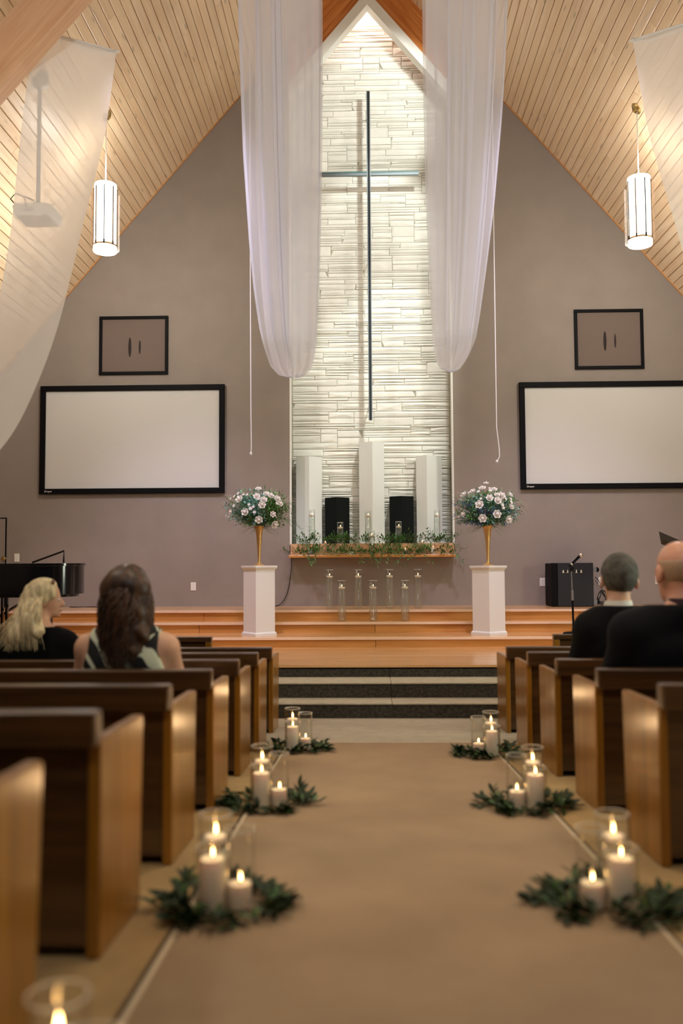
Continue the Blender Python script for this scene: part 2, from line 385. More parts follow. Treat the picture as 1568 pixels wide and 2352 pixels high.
def stone_mb(x0, x1, z0, z1):
    g = .0028; d = random.uniform(.007, .015); w = x1-x0; h = z1-z0; e = min(.012, h*.16)
    sl0 = random.uniform(-.5, .5)*h if random.random() < .12 and w > .3 else 0
    sl1 = random.uniform(-.5, .5)*h if random.random() < .12 and w > .3 else 0
    j = lambda a: random.uniform(-a, a)
    yb = 12.455; yf = 12.45-d
    B = [(x0+g+max(0, sl0), yb, z0+g), (x1-g-max(0, sl1), yb, z0+g), (x1-g+min(0, sl1), yb, z1-g), (x0+g-min(0, sl0), yb, z1-g)]
    Fm = [(p[0], yf+.005, p[2]) for p in B]
    cx, cz = (x0+x1)/2, (z0+z1)/2
    Fr = []
    for p in B:
        sx = 1 if p[0] < cx else -1; sz = 1 if p[2] < cz else -1
        Fr.append((p[0]+sx*(e+abs(j(.004))), yf+j(.004), p[2]+sz*(e+abs(j(.003)))))
    m1 = (cx+j(w*.15), yf-random.uniform(0, .010), cz+j(h*.15))
    mb = MB().add(B+Fm+Fr+[m1], [(i, (i+1) % 4, 4+(i+1) % 4, 4+i) for i in range(4)]+[(4+i, 4+(i+1) % 4, 8+(i+1) % 4, 8+i) for i in range(4)]
        +[(8+i, 8+(i+1) % 4, 12) for i in range(4)]+[(3, 2, 1, 0)])
    return mb
st = sorted(lay_stones(), key=lambda s: -(s[1]-s[0])*(s[3]-s[2]))
rest = MB()
for k, s in enumerate(st):
    mb = stone_mb(*s)
    if k < 295: mb.build('stone', M['stone'], recess)
    else: rest.add(mb.v, mb.f)
if rest.v: tag(rest.build('small_stones', M['stone'], recess), kind='stuff')

# ceiling: two slopes of pine boards
th = math.atan(SL); BW = .112; PL = 2.9; rb = random.Random(3)
for s in (-1, 1):
    xe = s*(XS+.2)
    sl = MB().prism([(XC, ZA), (xe, zc(xe)), (xe, zc(xe)+.2), (XC, ZA+.25)], 'y', YE, 12.6)
    ce = struct(sl.build('ceiling', M['groove']), 'steep %s ceiling slope of knotty pine boards' % ('left' if s < 0 else 'right'), 'ceiling')
    ux = Vector((s*math.cos(th), 0, -math.sin(th))); nn = Vector((-s*math.sin(th), 0, -math.cos(th)))
    Fr = Matrix(((ux.x, 0, nn.x, XC), (ux.y, 1, nn.y, 0), (ux.z, 0, nn.z, ZA), (0, 0, 0, 1)))
    def board(mb, u0, y0, y1):
        a, b, c = u0+.003, u0+BW-.003, .006
        mb.add([(a, y0, 0), (b, y0, 0), (b, y0, .010), (b-c, y0, .016), (a+c, y0, .016), (a, y0, .010),
                (a, y1, 0), (b, y1, 0), (b, y1, .010), (b-c, y1, .016), (a+c, y1, .016), (a, y1, .010)],
               [(0, 1, 2, 3, 4, 5), (11, 10, 9, 8, 7, 6)]+[(i, (i+1) % 6, 6+(i+1) % 6, 6+i) for i in range(6)])
    unit = MB(); board(unit, 0, .0015, PL-.0015); ume = unit.mesh('ceiling_board', M['pine'])
    far = MB()
    for i in range(int(9.9/BW)):
        y1 = 12.42 - (rb.random()*PL if 12 <= i < 64 else 0)
        if 12 <= i < 64:
            if y1 < 12.4: board(far, i*BW, y1+.0015, 12.42)
            while y1 > 6.6:
                link_mesh('ceiling_board', ume, ce, Fr @ Matrix.Translation((i*BW, y1-PL, 0))); y1 -= PL
        board(far, i*BW, YE, y1-.0015)
    far.xf(Fr); tag(far.build('distant_boards', M['pine'], ce), kind='stuff')
for s in (-1, 1):
    xe = s*XS; xi = XC+s*1.0
    Mx = Matrix.Translation((XC, YW, ZA)) @ Matrix.Rotation(th*s, 4, 'Y')
    o = rot_build(MB().prism([(xi, zc(xi)-.01), (xe, zc(xe)-.01), (xe, zc(xe)-.045), (xi, zc(xi)-.045)], 'y', YW-.02, YW-.0005), 'trim_%d' % (5 if s < 0 else 6), M['rake'], Mx)
    struct(o, 'narrow orange trim where the %s ceiling slope meets the gable wall' % ('left' if s < 0 else 'right'), 'trim')
# rafter at the upper left
Mx = Matrix.Translation((XC, 7.5, ZA)) @ Matrix.Rotation(-th, 4, 'Y')
bm_ = MB().prism([(-.9, zc(-.9)+.05), (-5.2, zc(-5.2)+.05), (-5.2, zc(-5.2)-.62), (-.9, zc(-.9)-.62)], 'y', 7.5, 7.68)
o = rot_build(bm_, 'beam', M['rafter'], Mx); struct(o, 'orange timber rafter with painted-in haze crossing the upper left of the ceiling', 'beam')

# stage, tiers and carpeted steps
SX = 6.3
tiers = [  # top z, front y, back y, bottom z
    (.383, 8.35, 10.14, 0), (.499, 10.07, 10.76, .383), (.628, 10.70, 11.06, .499), (.760, 11.0, 12.0, .628)]
stage = thing('stage', 'wooden stage of a broad deck and three tiers rising to the gable wall', 'stage', kind='structure')
for k, (zt, y0, y1, zb) in enumerate(tiers):
    th_ = .026
    MB().box(-SX, SX, y0-(.02 if k else 0), y1, zt-th_, zt).build('tier_tread' if k else 'platform_deck', M['stage_wood'], stage, bevel=.004)
    if k:
        for a, b in ((-SX, -2.05), (-2.045, .105), (.11, 2.65), (2.655, SX)):
            MB().box(a, b, y0, y0+.03, zb, zt-th_).build('riser_board', M['riser_wood'], stage)
        MB().box(-SX, SX, y0-.032, y0-.0205, zt-th_-.004, zt+.001).build('nosing', M['nosing'], stage, bevel=.003)
    else:
        MB().box(-SX, SX, y0-.014, y0-.0005, zt-.022, zt).build('nosing', M['stage_wood'], stage)
steps = thing('carpeted_steps', 'charcoal carpeted chancel steps with pale treads at the end of the aisle', 'steps', kind='structure')
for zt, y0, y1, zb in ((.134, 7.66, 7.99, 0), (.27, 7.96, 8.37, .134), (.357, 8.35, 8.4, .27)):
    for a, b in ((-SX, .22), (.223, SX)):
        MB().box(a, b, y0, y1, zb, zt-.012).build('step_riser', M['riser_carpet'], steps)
        if zt < .3: MB().box(a, b, y0-.012, y1-.02, zt-.014, zt).build('step_tread', M['pale_carpet'], steps, bevel=.005)

# aisle carpet with metal edging
def slope_strip(x0, x1, y0, y1, dz0, dz1):
    return MB().add([(x, y, floor_z(y)+dz) for dz in (dz0, dz1) for x, y in ((x0, y0), (x1, y0), (x1, y1), (x0, y1))],
        [(0, 3, 2, 1), (4, 5, 6, 7), (0, 1, 5, 4), (1, 2, 6, 5), (2, 3, 7, 6), (3, 0, 4, 7)])
slope_strip(-6.4, 6.4, 6.24, 7.655, -.003, .004).build('lit_floor_strip', M['pale_carpet'], fl)  # same floor carpet, stage light painted in as a paler strip
tag(slope_strip(-.545, .835, -1.4, 6.2, -.003, .006).build('aisle_carpet', M['runner']), 'brown carpet strip running up the centre aisle', 'carpet')
M['edge'] = plain('edge_strip', srgb(205, 190, 160), .5); M['edge2'] = plain('edge_dark', srgb(58, 40, 24), .8)
for n, (a, b, y0, y1) in enumerate(((-.575, -.545, -1.4, 6.2), (.835, .865, -1.4, 6.2))):
    s = -1 if n == 0 else 1
    i0, i1 = (a, b) if n == 1 else (b, a)
    o = slope_strip(min(i0, i0+s*.014), max(i0, i0+s*.014), y0, y1, -.002, .009).build('trim_%d' % (n+1), M['edge'])
    struct(o, 'pale edging strip along the %s side of the aisle carpet' % ('left' if n == 0 else 'right'), 'trim')
    slope_strip(min(i0+s*.0145, i0+s*.03), max(i0+s*.0145, i0+s*.03), y0, y1, -.002, .005).build('dark_edging', M['edge2'], o)  # dark brown line beside the pale edging
o = slope_strip(-5.5, 5.7, 6.205, 6.235, -.002, .008).build('trim_3', M['edge']); struct(o, 'pale carpet seam crossing the floor ahead of the front pews', 'trim')

# door at the far left
d0 = at(20, 1187, YW); dz = d0.z
dr = struct(MB().box(d0.x-.78, d0.x-.03, 11.955, 11.985, .39, dz-.03).build('door_1', M['wall'], bevel=.004), 'taupe painted door with a brass knob behind the piano', 'door')
fr_ = MB().box(d0.x-.82, d0.x+.02, 11.97, 12.0, dz-.03, dz+.012).box(d0.x-.03, d0.x+.02, 11.97, 12.0, .39, dz-.03).build('door_frame', M['wall'], dr)
MB().box(d0.x-.029, d0.x-.012, 11.962, 11.972, .39, dz-.03).box(d0.x-.8, d0.x-.012, 11.962, 11.972, dz-.03, dz-.014).build('gap_strip', M['black'], dr)  # black strips paint in the shade of the gap around the door
kn = at(9, 1283, 11.93)
kb = MB().lathe([(.022, 0), (.022, .01), (.01, .014), (.01, .03), (.026, .04), (.03, .055), (.02, .07), (.0001, .072)], 16)
kb.xf(Matrix.Translation((kn.x, 11.956, kn.z)) @ Matrix.Rotation(PI/2, 4, 'X')); tag(kb.build('knob', M['brass'], dr, smooth=True), 'round brass knob')

# ------------------------------------------------------------------ things on the front wall
def ring(mb, x0, x1, z0, z1, t, y0, y1):
    return mb.box(x0, x1, y0, y1, z1-t, z1).box(x0, x1, y0, y1, z0, z0+t).box(x0, x0+t, y0, y1, z0+t, z1-t).box(x1-t, x1, y0, y1, z0+t, z1-t)
def proj_screen(x0, x1, z0, z1, label):
    t = thing('projection_screen', label, 'screen', ((x0+x1)/2, YW, z0), group='wall screens')
    w = (x1-x0)/2; h = z1-z0
    MB().box(-w+.03, w-.03, -.03, -.004, .03, h-.03).build('screen_surface', M['screen'], t)
    ring(MB(), -w, w, 0, h, .075, -.06, -.002).build('frame', M['black'], t, bevel=.006)
    c = bpy.data.curves.new('lettering', 'FONT'); c.body = 'Draper'; c.size = .036; c.extrude = .0008
    c.materials.append(M['plate'])
    tmp = bpy.data.objects.new('lettering_curve', c); COL.objects.link(tmp); bpy.context.view_layer.update()
    me = bpy.data.meshes.new_from_object(tmp.evaluated_get(bpy.context.evaluated_depsgraph_get())); bpy.data.objects.remove(tmp)
    o = link_mesh('lettering', me, t)
    o.location = (-w+.078, -.0613, .026); o.rotation_euler = (PI/2, 0, 0)
    return t
a, b = at(93, 887, 11.95), at(515, 1132, 11.95)
proj_screen(a.x, b.x, b.z, a.z, 'wide white projection screen in a black frame, wall side of the piano')
a2 = at(1190, 878, 11.95); b2 = at(1194, 1124, 11.95)
proj_screen(a2.x+.01, a2.x+.01+(b.x-a.x), b2.z, a2.z, 'wide white projection screen in a black frame, above the loudspeaker cabinet')
def grille(px, label):
    a, b = at(px[0], px[1], 11.97), at(px[2], px[3], 11.97)
    t = thing('wall_grille', label, 'speaker grille', ((a.x+b.x)/2, YW, b.z), group='cloth grilles high on the wall')
    w = (b.x-a.x)/2; h = a.z-b.z
    MB().box(-w+.02, w-.02, -.012, -.003, .02, h-.02).build('cloth', M['grille'], t)
    ring(MB(), -w, w, 0, h, .042, -.034, -.002).build('frame', M['black'], t, bevel=.004)
    for x, hh, ww in ((-.055, .14, .022), (.085, .10, .014)):
        MB().sphere((x, -.012, h*.47), (ww, .008, hh), 10, 8).build('dark_smear', M['dark'], t, smooth=True)  # dark colour paints in dents and reflections of the cloth
grille((228, 727, 385, 859), 'square brown cloth grille in a black frame, above the screen beside the piano')
grille((1318, 711, 1480, 846), 'square brown cloth grille in a black frame, above the screen over the loudspeaker')
def plate(px, py, kind, label, Y=YW):
    p = at(px, py, Y)
    t = thing('wall_plate', label, 'outlet' if kind == 'o' else 'switch', (p.x, Y, p.z), group='white wall plates')
    MB().box(-.036, .036, -.008, -.0005, -.057, .057).build('cover', M['plate'], t, bevel=.003)
    if kind == 'o':
        for z in (-.02, .02): MB().lathe([(.016, 0), (.016, .003)], 14).xf(Matrix.Translation((0, -.0075, z)) @ Matrix.Rotation(PI/2, 4, 'X')).build('socket', M['white'], t)
    else: MB().box(-.006, .006, -.017, -.0075, -.012, .012).build('toggle', M['white'], t)
plate(39, 1281, 's', 'white light switch plate beside the door')
plate(185, 1349, 'o', 'white outlet plate just past the tail of the piano')
plate(444, 1347, 'o', 'white outlet plate alone between the brunette and the pedestal')
plate(1245, 1337, 'o', 'white outlet plate between the pedestal and the loudspeaker cabinet')
plate(1380, 1335, 'o', 'white outlet plate behind the tangled cables')
plate(1510, 1332, 'o', 'white outlet plate behind the bald man\'s ear')

# cross
cr = thing('cross', 'tall thin steel cross mounted off the stone wall', 'cross', (at(848, 600, 12.2).x, 12.2, 0))
zt_, zb_ = at(847, 210, 12.2).z, at(850, 965, 12.2).z
cz = at(848, 399, 12.2).z
for n, x0, x1, m in (('upright', -.026, -.013, 'steel'), ('upright', .013, .026, 'steel'), ('core', -.013, .013, 'cross_dark')):
    MB().box(x0, x1, -.02 if n == 'upright' else -.008, .02, zb_, zt_).build(n, M[m], cr)
hw0, hw1 = at(738, 399, 12.2).x-cr.location.x, at(961, 399, 12.2).x-cr.location.x
for x0, x1 in ((min(hw0, -hw1), -.027), (.027, hw1)):
    MB().box(x0, x1, -.02, .02, cz-.032, cz+.008).build('crossbar', M['steel'], cr)
    MB().box(x0, x1, -.024, .015, cz+.008, cz+.022).build('crossbar_edge', M['cross_teal'], cr)
for z in (zt_-.3, cz-1.2, zb_+.3): MB().box(-.008, .008, .02, .235, z-.01, z+.01).build('bracket', M['steel'], cr)

# ledge under the recess
lt = at(667, 1250, 11.86); lr = at(1043, 1250, 11.86); lb = at(667, 1275, 11.72).z
ledge = thing('mantel_ledge', 'wooden ledge box with a projecting shelf under the stone recess', 'shelf', (0, YW, 0))
MB().box(lt.x, lr.x, -.14, -.001, lb, RZ).build('front_board', M['ledge'], ledge)
MB().box(lt.x, lr.x, -.14, .0, RZ, RZ+.012).build('top_board', M['ledge'], ledge)
MB().box(at(663, 1277, 11.72).x, at(1047, 1277, 11.72).x, -.30, -.001, lb-.036, lb).build('shelf_board', M['riser_wood'], ledge, bevel=.006)
ZL = RZ+.012; ZS = lb
for px, w0, w1, top, edge, m, nm, lab in (
    (0, 680, 739, 1048, 710, 'column', 'wedge_column', 'tall white wedge column at the left end of the stone recess'),
    (1, 825, 883, 1014, 856, 'column', 'wedge_column', 'tallest white wedge column, centred below the cross'),
    (2, 957, 1016, 1045, 981, 'column', 'wedge_column', 'tall white wedge column at the right end of the stone recess'),
    (3, 746, 802, 1142, 772, 'speaker', 'wedge_speaker', 'short dark green wedge speaker left of the tallest white column'),
    (4, 895, 950, 1139, 922, 'speaker', 'wedge_speaker', 'short black wedge speaker right of the tallest white column')):
    Y = 12.16; a = at(w0, 1200, Y+.1).x; b = at(w1, 1200, Y+.1).x; e = at(edge, 1200, Y).x; zt = at(edge, top, Y).z
    o = MB().prism([(a-e, .11), (0, 0), (b-e, .11), (b-e, .24), (a-e, .24)], 'z', 0, zt-ZL).build(nm, M[m], loc=(e, Y, ZL))
    tag(o, lab, 'column' if m == 'column' else 'speaker', 'white wedge columns' if m == 'column' else 'dark wedge speakers')

# ------------------------------------------------------------------ pews
PXL, PXR, SP = -.715, 1.055, .87
def pew_y(k): return SP*(2.708+k-1)
def pew(side, k, label):
    s = -1 if side == 'left' else 1; x = PXL if s < 0 else PXR; y = pew_y(k); L = 4.9
    t = thing('pew', label, 'pew', (x, y, floor_z(y)), group='oak church pews')
    g = lambda yy: floor_z(y+yy)-floor_z(y)
    for xa, xb in ((0, s*.036), (s*(L-.036), s*L)):
        MB().prism([(0, g(0)), (.42, g(.42)), (.45, .562), (.44, .57), (.012, .578), (0, .568)], 'x', xa, xb).build('end_panel', M['pew'], t, bevel=.006)
    MB().box(s*.037, s*(L-.037), .012, .036, .03, .57).build('backrest', M['shaded_oak'], t)
    MB().box(s*.006, s*(L-.006), -.034, .034, .562, .655).build('top_rail', M['shaded_oak'], t, bevel=.008)
    MB().box(s*.037, s*(L-.037), .037, .43, .262, .290).build('seat', M['shaded_oak'], t, bevel=.006)
    MB().box(s*.037, s*(L-.037), .36, .38, g(.37)+.005, .262).build('seat_front', M['shaded_oak'], t)
    return t
nm = {0: 'nearest the camera', 1: 'second nearest', 2: 'third nearest', 3: 'fourth nearest', 4: 'fifth nearest', 5: 'second from the steps', 6: 'closest to the steps'}
who = {('left', 3): 'oak pew on the left of the aisle where the brunette in the patterned dress sits', ('left', 4): 'oak pew on the left of the aisle where the blond woman sits',
       ('right', 4): 'oak pew on the right of the aisle where the grey haired man sits', ('right', 3): 'oak pew on the right of the aisle where the bald man sits'}
for k in range(7): pew('left', k, who.get(('left', k), 'empty oak pew on the left of the aisle, %s' % nm[k]))
for k in range(2, 7): pew('right', k, who.get(('right', k), 'empty oak pew on the right of the aisle, %s' % {2: 'nearest the camera', 5: 'second from the steps', 6: 'closest to the steps'}[k] if k not in (3, 4) else ''))
for s, px, py, lab in ((-1, 486, 1463, 'low oak partition in front of the first pew on the left'), (1, 1270, 1457, 'low oak partition in front of the first pew on the right')):
    p = at(px, py, 7.22); z0 = floor_z(7.22)
    t = thing('pew_partition', lab, 'partition', (p.x, 7.22, z0)); h = p.z-z0
    MB().box(s*.02, s*4.3, .008, .03, .02, h-.03).build('panel', M['shaded_oak'], t)
    MB().box(0, s*4.3, -.02, .05, h-.04, h).build('cap_rail', M['shaded_oak'], t, bevel=.005)
    for xx in (0, s*4.25): MB().box(xx, xx+s*.05, -.015, .045, 0, h-.04).build('post', M['pew'], t, bevel=.004)

# ------------------------------------------------------------------ candles in glass cylinders
def glass_vase(name, label, loc, r, h, group, water=0):
    t = thing(name, label, 'vase', loc, group=group); w = .004
    MB().lathe([(.0001, .002), (r-.003, .002), (r, .006), (r, h)], 28, cap=False).build('glass', M['glass'], t, smooth=True)
    MB().lathe([(r+.0005, h-.004), (r+.001, h), (r-.001, h+.001), (r-.002, h-.003)], 28, cap=False).build('rim', M['rim'], t, smooth=True)
    if water: MB().lathe([(r-.0015, .008), (r-.0015, water), (.0001, water)], 28, cap=False).build('water', M['water'], t, smooth=True)
    return t
M['rim'] = thin_glass('glass_rim', (.92, .95, .94, 1), .6, .08, body=.34)
FL = MB().lathe([(.0001, 0), (.0042, .006), (.0055, .013), (.0042, .022), (.0016, .032), (.0001, .038)], 8).mesh('flame', M['flame'], True)
def candle(label, loc, r, h, group, floating=False, flame=1.0):
    t = thing('floating_candle' if floating else 'pillar_candle', label, 'candle', loc, group=group)
    if floating: pr = [(r*.55, 0), (r*.9, h*.35), (r, h*.6), (r*.96, h*.92), (r*.8, h), (r*.3, h*.95), (.0001, h*.93)]
    else: pr = [(r*.98, 0), (r, .004), (r, h-.006), (r*.95, h), (r*.8, h-.002), (r*.5, h-.006), (.0001, h-.007)]
    MB().lathe(pr, 24).build('wax', M['wax'], t, smooth=True, sharp=60)
    MB().tube([(0, 0, h-.008), (.001, 0, h+.004), (.002, 0, h+.011)], .0012, 5).build('wick', M['wick'], t)
    if flame: link_mesh('flame', FL, t, Matrix.Translation((.002, 0, h+.006)) @ Matrix.Scale(flame*.72, 4))
    return t
def candle_light(loc, e):
    d = bpy.data.lights.new('candle_light', 'POINT'); d.energy = e; d.color = (1, .62, .30); d.shadow_soft_size = .03
    o = bpy.data.objects.new('candle_light', d); COL.objects.link(o); o.location = loc

def leaf_mesh(name, L_, W_, m, cup=.12, droop=.1):
    vs = []; prof = [(0, .10), (.18, .62), (.42, 1), (.68, .80), (.88, .36), (1, .02)]
    for t, w in prof:
        for q in (-1, 0, 1): vs.append((q*w*W_/2, t*L_, abs(q)*w*W_*cup - droop*L_*t*t))
    fs = []
    for i in range(len(prof)-1):
        for q in range(2): a = i*3+q; fs.append((a, a+1, a+4, a+3))
    me = bpy.data.meshes.new(name); me.from_pydata(vs, [], fs); me.materials.append(m)
    me.polygons.foreach_set('use_smooth', [True]*len(me.polygons)); return me
LEAVES = [leaf_mesh('leaf', .072, .026, M['leaf']), leaf_mesh('leaf', .060, .024, M['leaf'], .2, .2), leaf_mesh('leaf', .05, .019, M['leaf_light'], .1, .1)]
def frame(p, d, up=Vector((0, 0, 1))):
    y = d.normalized(); x = y.cross(up)
    if x.length < .05: x = Vector((1, 0, 0))
    x.normalize(); z = x.cross(y)
    return Matrix(((x.x, y.x, z.x, p.x), (x.y, y.y, z.y, p.y), (x.z, y.z, z.z, p.z), (0, 0, 0, 1)))
def wreath(label, c, rx, ry, seed, sprigs=46, lift=1.25):
    r = random.Random(seed)
    t = thing('greenery_wreath', label, 'greenery', c, group='greenery wreaths along the aisle'); st = MB()
    for i in range(sprigs):
        a = 2*PI*i/sprigs + r.uniform(-.15, .15); d = r.choice((-1, 1))
        ro = r.uniform(.72, 1.0); base = Vector((rx*ro*math.cos(a), ry*ro*math.sin(a), .012))
        base.z += floor_z(c[1]+base.y)-floor_z(c[1])
        out = Vector((math.cos(a)*rx, math.sin(a)*ry, 0)).normalized(); tan = Vector((-out.y, out.x, 0))*d
        dirv = (tan*r.uniform(.5, 1)+out*r.uniform(-.1, .9)+Vector((0, 0, r.uniform(.1, .8)*lift))).normalized()
        ln = r.uniform(.07, .13); pts = []
        for q in range(5):
            f = q/4; p = base+dirv*ln*f; p.z = max(p.z - .05*f*f, .010+floor_z(c[1]+p.y)-floor_z(c[1])); pts.append(p)
        st.tube(pts, [.0028, .0024, .002, .0016, .001], 5)
        for q in range(1, 5):
            for sd in ((-1, 1) if q < 4 else (0,)):
                tv = (pts[q]-pts[q-1]).normalized(); side = tv.cross(Vector((0, 0, 1))).normalized()
                dv = tv*r.uniform(.5, .9)+side*sd*r.uniform(.4, .9)+Vector((0, 0, r.uniform(-.1, .7)*lift))
                if pts[q].z < .03: dv.z = max(dv.z, .25)
                lf = r.choice(LEAVES if r.random() < .6 else LEAVES[:2])
                link_mesh('leaf', lf, t, frame(pts[q], dv) @ Matrix.Rotation(r.uniform(-.8, .8), 4, 'Y') @ Matrix.Scale(r.uniform(.6, 1.0), 4))
    st.build('stem', M['stem'], t)
    return t

def cluster(px, py, mirror, seed, where, full=True):
    """three glass cylinders with candles inside a wreath; px, py = foot of the big pillar candle"""
    d = CM @ Vector(((px-FW/2)/FPX, -(py-FH/2)/FPX, -1.0))
    Y = -(CAMZ-.445)/(d.z/d.y+.058); X = d.x/d.y*Y; s = -1 if mirror else 1
    P = lambda dx, dy: (X+s*dx, Y+dy, floor_z(Y+dy)+.0085)
    g = 'glass candle cylinders along the aisle'
    a = P(0, 0); v = glass_vase('glass_cylinder', 'glass cylinder holding the large candle, %s' % where, a, .052, .192, g)
    candle('large white pillar candle, %s' % where, (a[0], a[1], a[2]+.008), .038, .15, 'lit candles along the aisle')
    b = P(-.012, .125); h = .265
    glass_vase('glass_cylinder', 'tallest water-filled glass cylinder, %s' % where, b, .052, h, g, water=h-.075)
    candle('floating candle in the tallest cylinder, %s' % where, (b[0], b[1], b[2]+h-.094), .036, .026, 'lit candles along the aisle', True, 1.2)
    e = P(.083, .02); glass_vase('glass_cylinder', 'glass cylinder holding the short candle, %s' % where, e, .046, .245, g)
    candle('short white pillar candle burning low, %s' % where, (e[0], e[1], e[2]+.008), .036, .07, 'lit candles along the aisle')
    if full: wreath('leafy wreath around the cylinders, %s' % where, (X+s*.03, Y+.04, floor_z(Y+.04)), .175, .14, seed)
    candle_light((X+s*.03, Y-.02, a[2]+.40), .9)
    return X, Y
cluster(487, 2098, False, 11, 'nearest on the left of the carpet')
cluster(600, 1857, False, 12, 'middle of three on the left of the carpet')
cluster(672, 1727, False, 13, 'farthest on the left near the steps')
cluster(1428, 2098, True, 14, 'nearest on the right of the carpet')
cluster(1230, 1862, True, 15, 'middle of three on the right of the carpet')
cluster(1130, 1740, True, 16, 'farthest on the right near the steps')
cluster(80, 2785, False, 17, 'cut off by the lower left corner')

# floating candles on the stage
g = 'floating candle vases on the stage'
sv = [(757, 1392, 11.3, .76), (823, 1391, 11.3, .76), (895, 1390, 11.3, .76), (960, 1389, 11.3, .76), (785, 1420, 10.86, .628), (857, 1419, 10.86, .628), (930, 1417, 10.86, .628)]
names = ['first', 'second', 'third', 'fourth', 'first', 'second', 'third']
for i, (px, py, Y, z) in enumerate(sv):
    up = z > .7; x = at(px, py, Y).x; h = .50
    w = ('%s from the left of four on the upper tier' if up else '%s from the left of three on the tier below') % names[i]
    glass_vase('glass_cylinder', 'slim glass cylinder of water, %s' % w, (x, Y, z+.001), .05, h, g, water=h-.09)
    candle('floating candle in a slim cylinder, %s' % w, (x, Y, z+h-.108), .043, .03, 'floating candles on the stage', True, 1.0)
g = 'candle vases on the mantel'
mv = [(716, 1172, 11.95, 'in front of the left white column'), (845, 1173, 11.95, 'in front of the tallest white column'), (1003, 1172, 11.95, 'in front of the right white column'),
      (781, 1200, 11.95, 'in front of the dark green wedge'), (915, 1198, 11.95, 'in front of the black wedge')]
for px, py, Y, w in mv:
    p = at(px, py, Y); h = p.z-ZL
    glass_vase('glass_cylinder', 'slim glass cylinder of water on the mantel, %s' % w, (p.x, Y, ZL+.001), .041, h, g, water=h-.07)
    candle('floating candle on the mantel, %s' % w, (p.x, Y, ZL+h-.088), .036, .026, 'floating candles on the mantel', True, .8)
p = at(853, 1219, 11.78); h = p.z-ZS
glass_vase('glass_cylinder', 'slim glass cylinder standing on the shelf before the ledge box', (p.x, 11.78, ZS+.001), .041, h, g, water=h-.07)
candle('floating candle in the cylinder on the shelf', (p.x, 11.78, ZS+h-.088), .036, .026, 'floating candles on the mantel', True, .8)
for px, hh, fl_, w in ((713, .078, .8, 'first from the left'), (807, .055, 0, 'second from the left, unlit'), (930, .062, .8, 'third from the left'), (994, .084, .8, 'at the right end')):
    p = at(px, 1270, 11.79)
    candle('small pillar candle on the shelf under the ledge, %s' % w, (p.x, 11.79, ZS+.001), .028, hh, 'pillar candles on the shelf', flame=fl_)
for px, w in ((747, 'by the left column'), (970, 'by the right column')):
    p = at(px, 1245, 11.93); t = thing('tealight', 'tiny tealight glowing among the leaves %s' % w, 'candle', (p.x, 11.93, ZL+.001), group='tealights on the mantel')
    MB().lathe([(.019, 0), (.021, .018), (.019, .016), (.0001, .014)], 14).build('cup', M['wax'], t, smooth=True)
    link_mesh('flame', FL, t, Matrix.Translation((0, 0, .016)) @ Matrix.Scale(.7, 4))
candle_light((at(853, 1219, 11.5).x, 11.5, 1.9), .8)

# leafy garlands on the mantel
LV = [(0, .1), (.22, .7), (.5, 1), (.78, .62), (1, .05)]
def scatter_leaf(mb, p, d, L_, W_):
    F_ = frame(p, d); vs = []
    for t, w in LV[:1]+LV[2:3]+LV[4:]: pass
    vs = [(0, 0, 0), (-W_/2, L_*.45, W_*.1), (0, L_*.5, -W_*.1), (W_/2, L_*.45, W_*.1), (0, L_, -.05*L_)]
    mb.add([F_ @ Vector(v) for v in vs], [(0, 2, 1), (0, 3, 2), (1, 2, 4), (2, 3, 4)])
def garland(label, x0, x1, Y, z, seed, n, hang, up):
    r = random.Random(seed); t = thing('leaf_garland', label, 'garland', ((x0+x1)/2, Y, z), group='leafy garlands on the mantel'); cx = (x0+x1)/2
    st, lf = MB(), MB(); lf2 = MB()
    for i in range(n):
        x = r.uniform(x0, x1)-cx; dn = r.random() < hang
        dirv = Vector((r.uniform(-1, 1), r.uniform(-.8, .1), r.uniform(-.5, .0) if dn else r.uniform(.1, .9)*up)).normalized()
        ln = r.uniform(.10, .22); pts = [Vector((x, 0, .012))]
        for q in range(1, 5):
            p = pts[0]+dirv*ln*q/4
            if dn: p.z = .012-.10*(q/4)**1.6*r.uniform(.8, 1.6); p.y = min(p.y, -.03-.02*q)
            else: p.z = max(p.z, .006)
            pts.append(p)
        st.tube(pts, .0016, 4)
        for q in range(1, 5):
            for sd in (-1, 1):
                tv = (pts[q]-pts[q-1]).normalized(); side = tv.cross(Vector((0, 1, 0))).normalized()
                scatter_leaf(lf if r.random() < .6 else lf2, pts[q], tv*.7+side*sd*r.uniform(.4, 1)+Vector((0, r.uniform(-.5, .2), 0)), r.uniform(.042, .070), r.uniform(.016, .025))
    tag(lf.build('leaves', M['leaf_garland'], t, smooth=False), kind='stuff'); tag(lf2.build('light_leaves', M['leaf_light'], t), kind='stuff'); st.build('stem', M['stem'], t)
x0, x1 = at(690, 1245, 11.9).x, at(1038, 1245, 11.9).x
garland('leafy green garland along the top of the ledge box', x0, x1, 11.895, ZL, 21, 125, .32, .8)
garland('leafy green garland along the shelf below the ledge box', at(668, 1275, 11.76).x, at(1046, 1275, 11.76).x, 11.745, ZS, 22, 105, .10, .55)

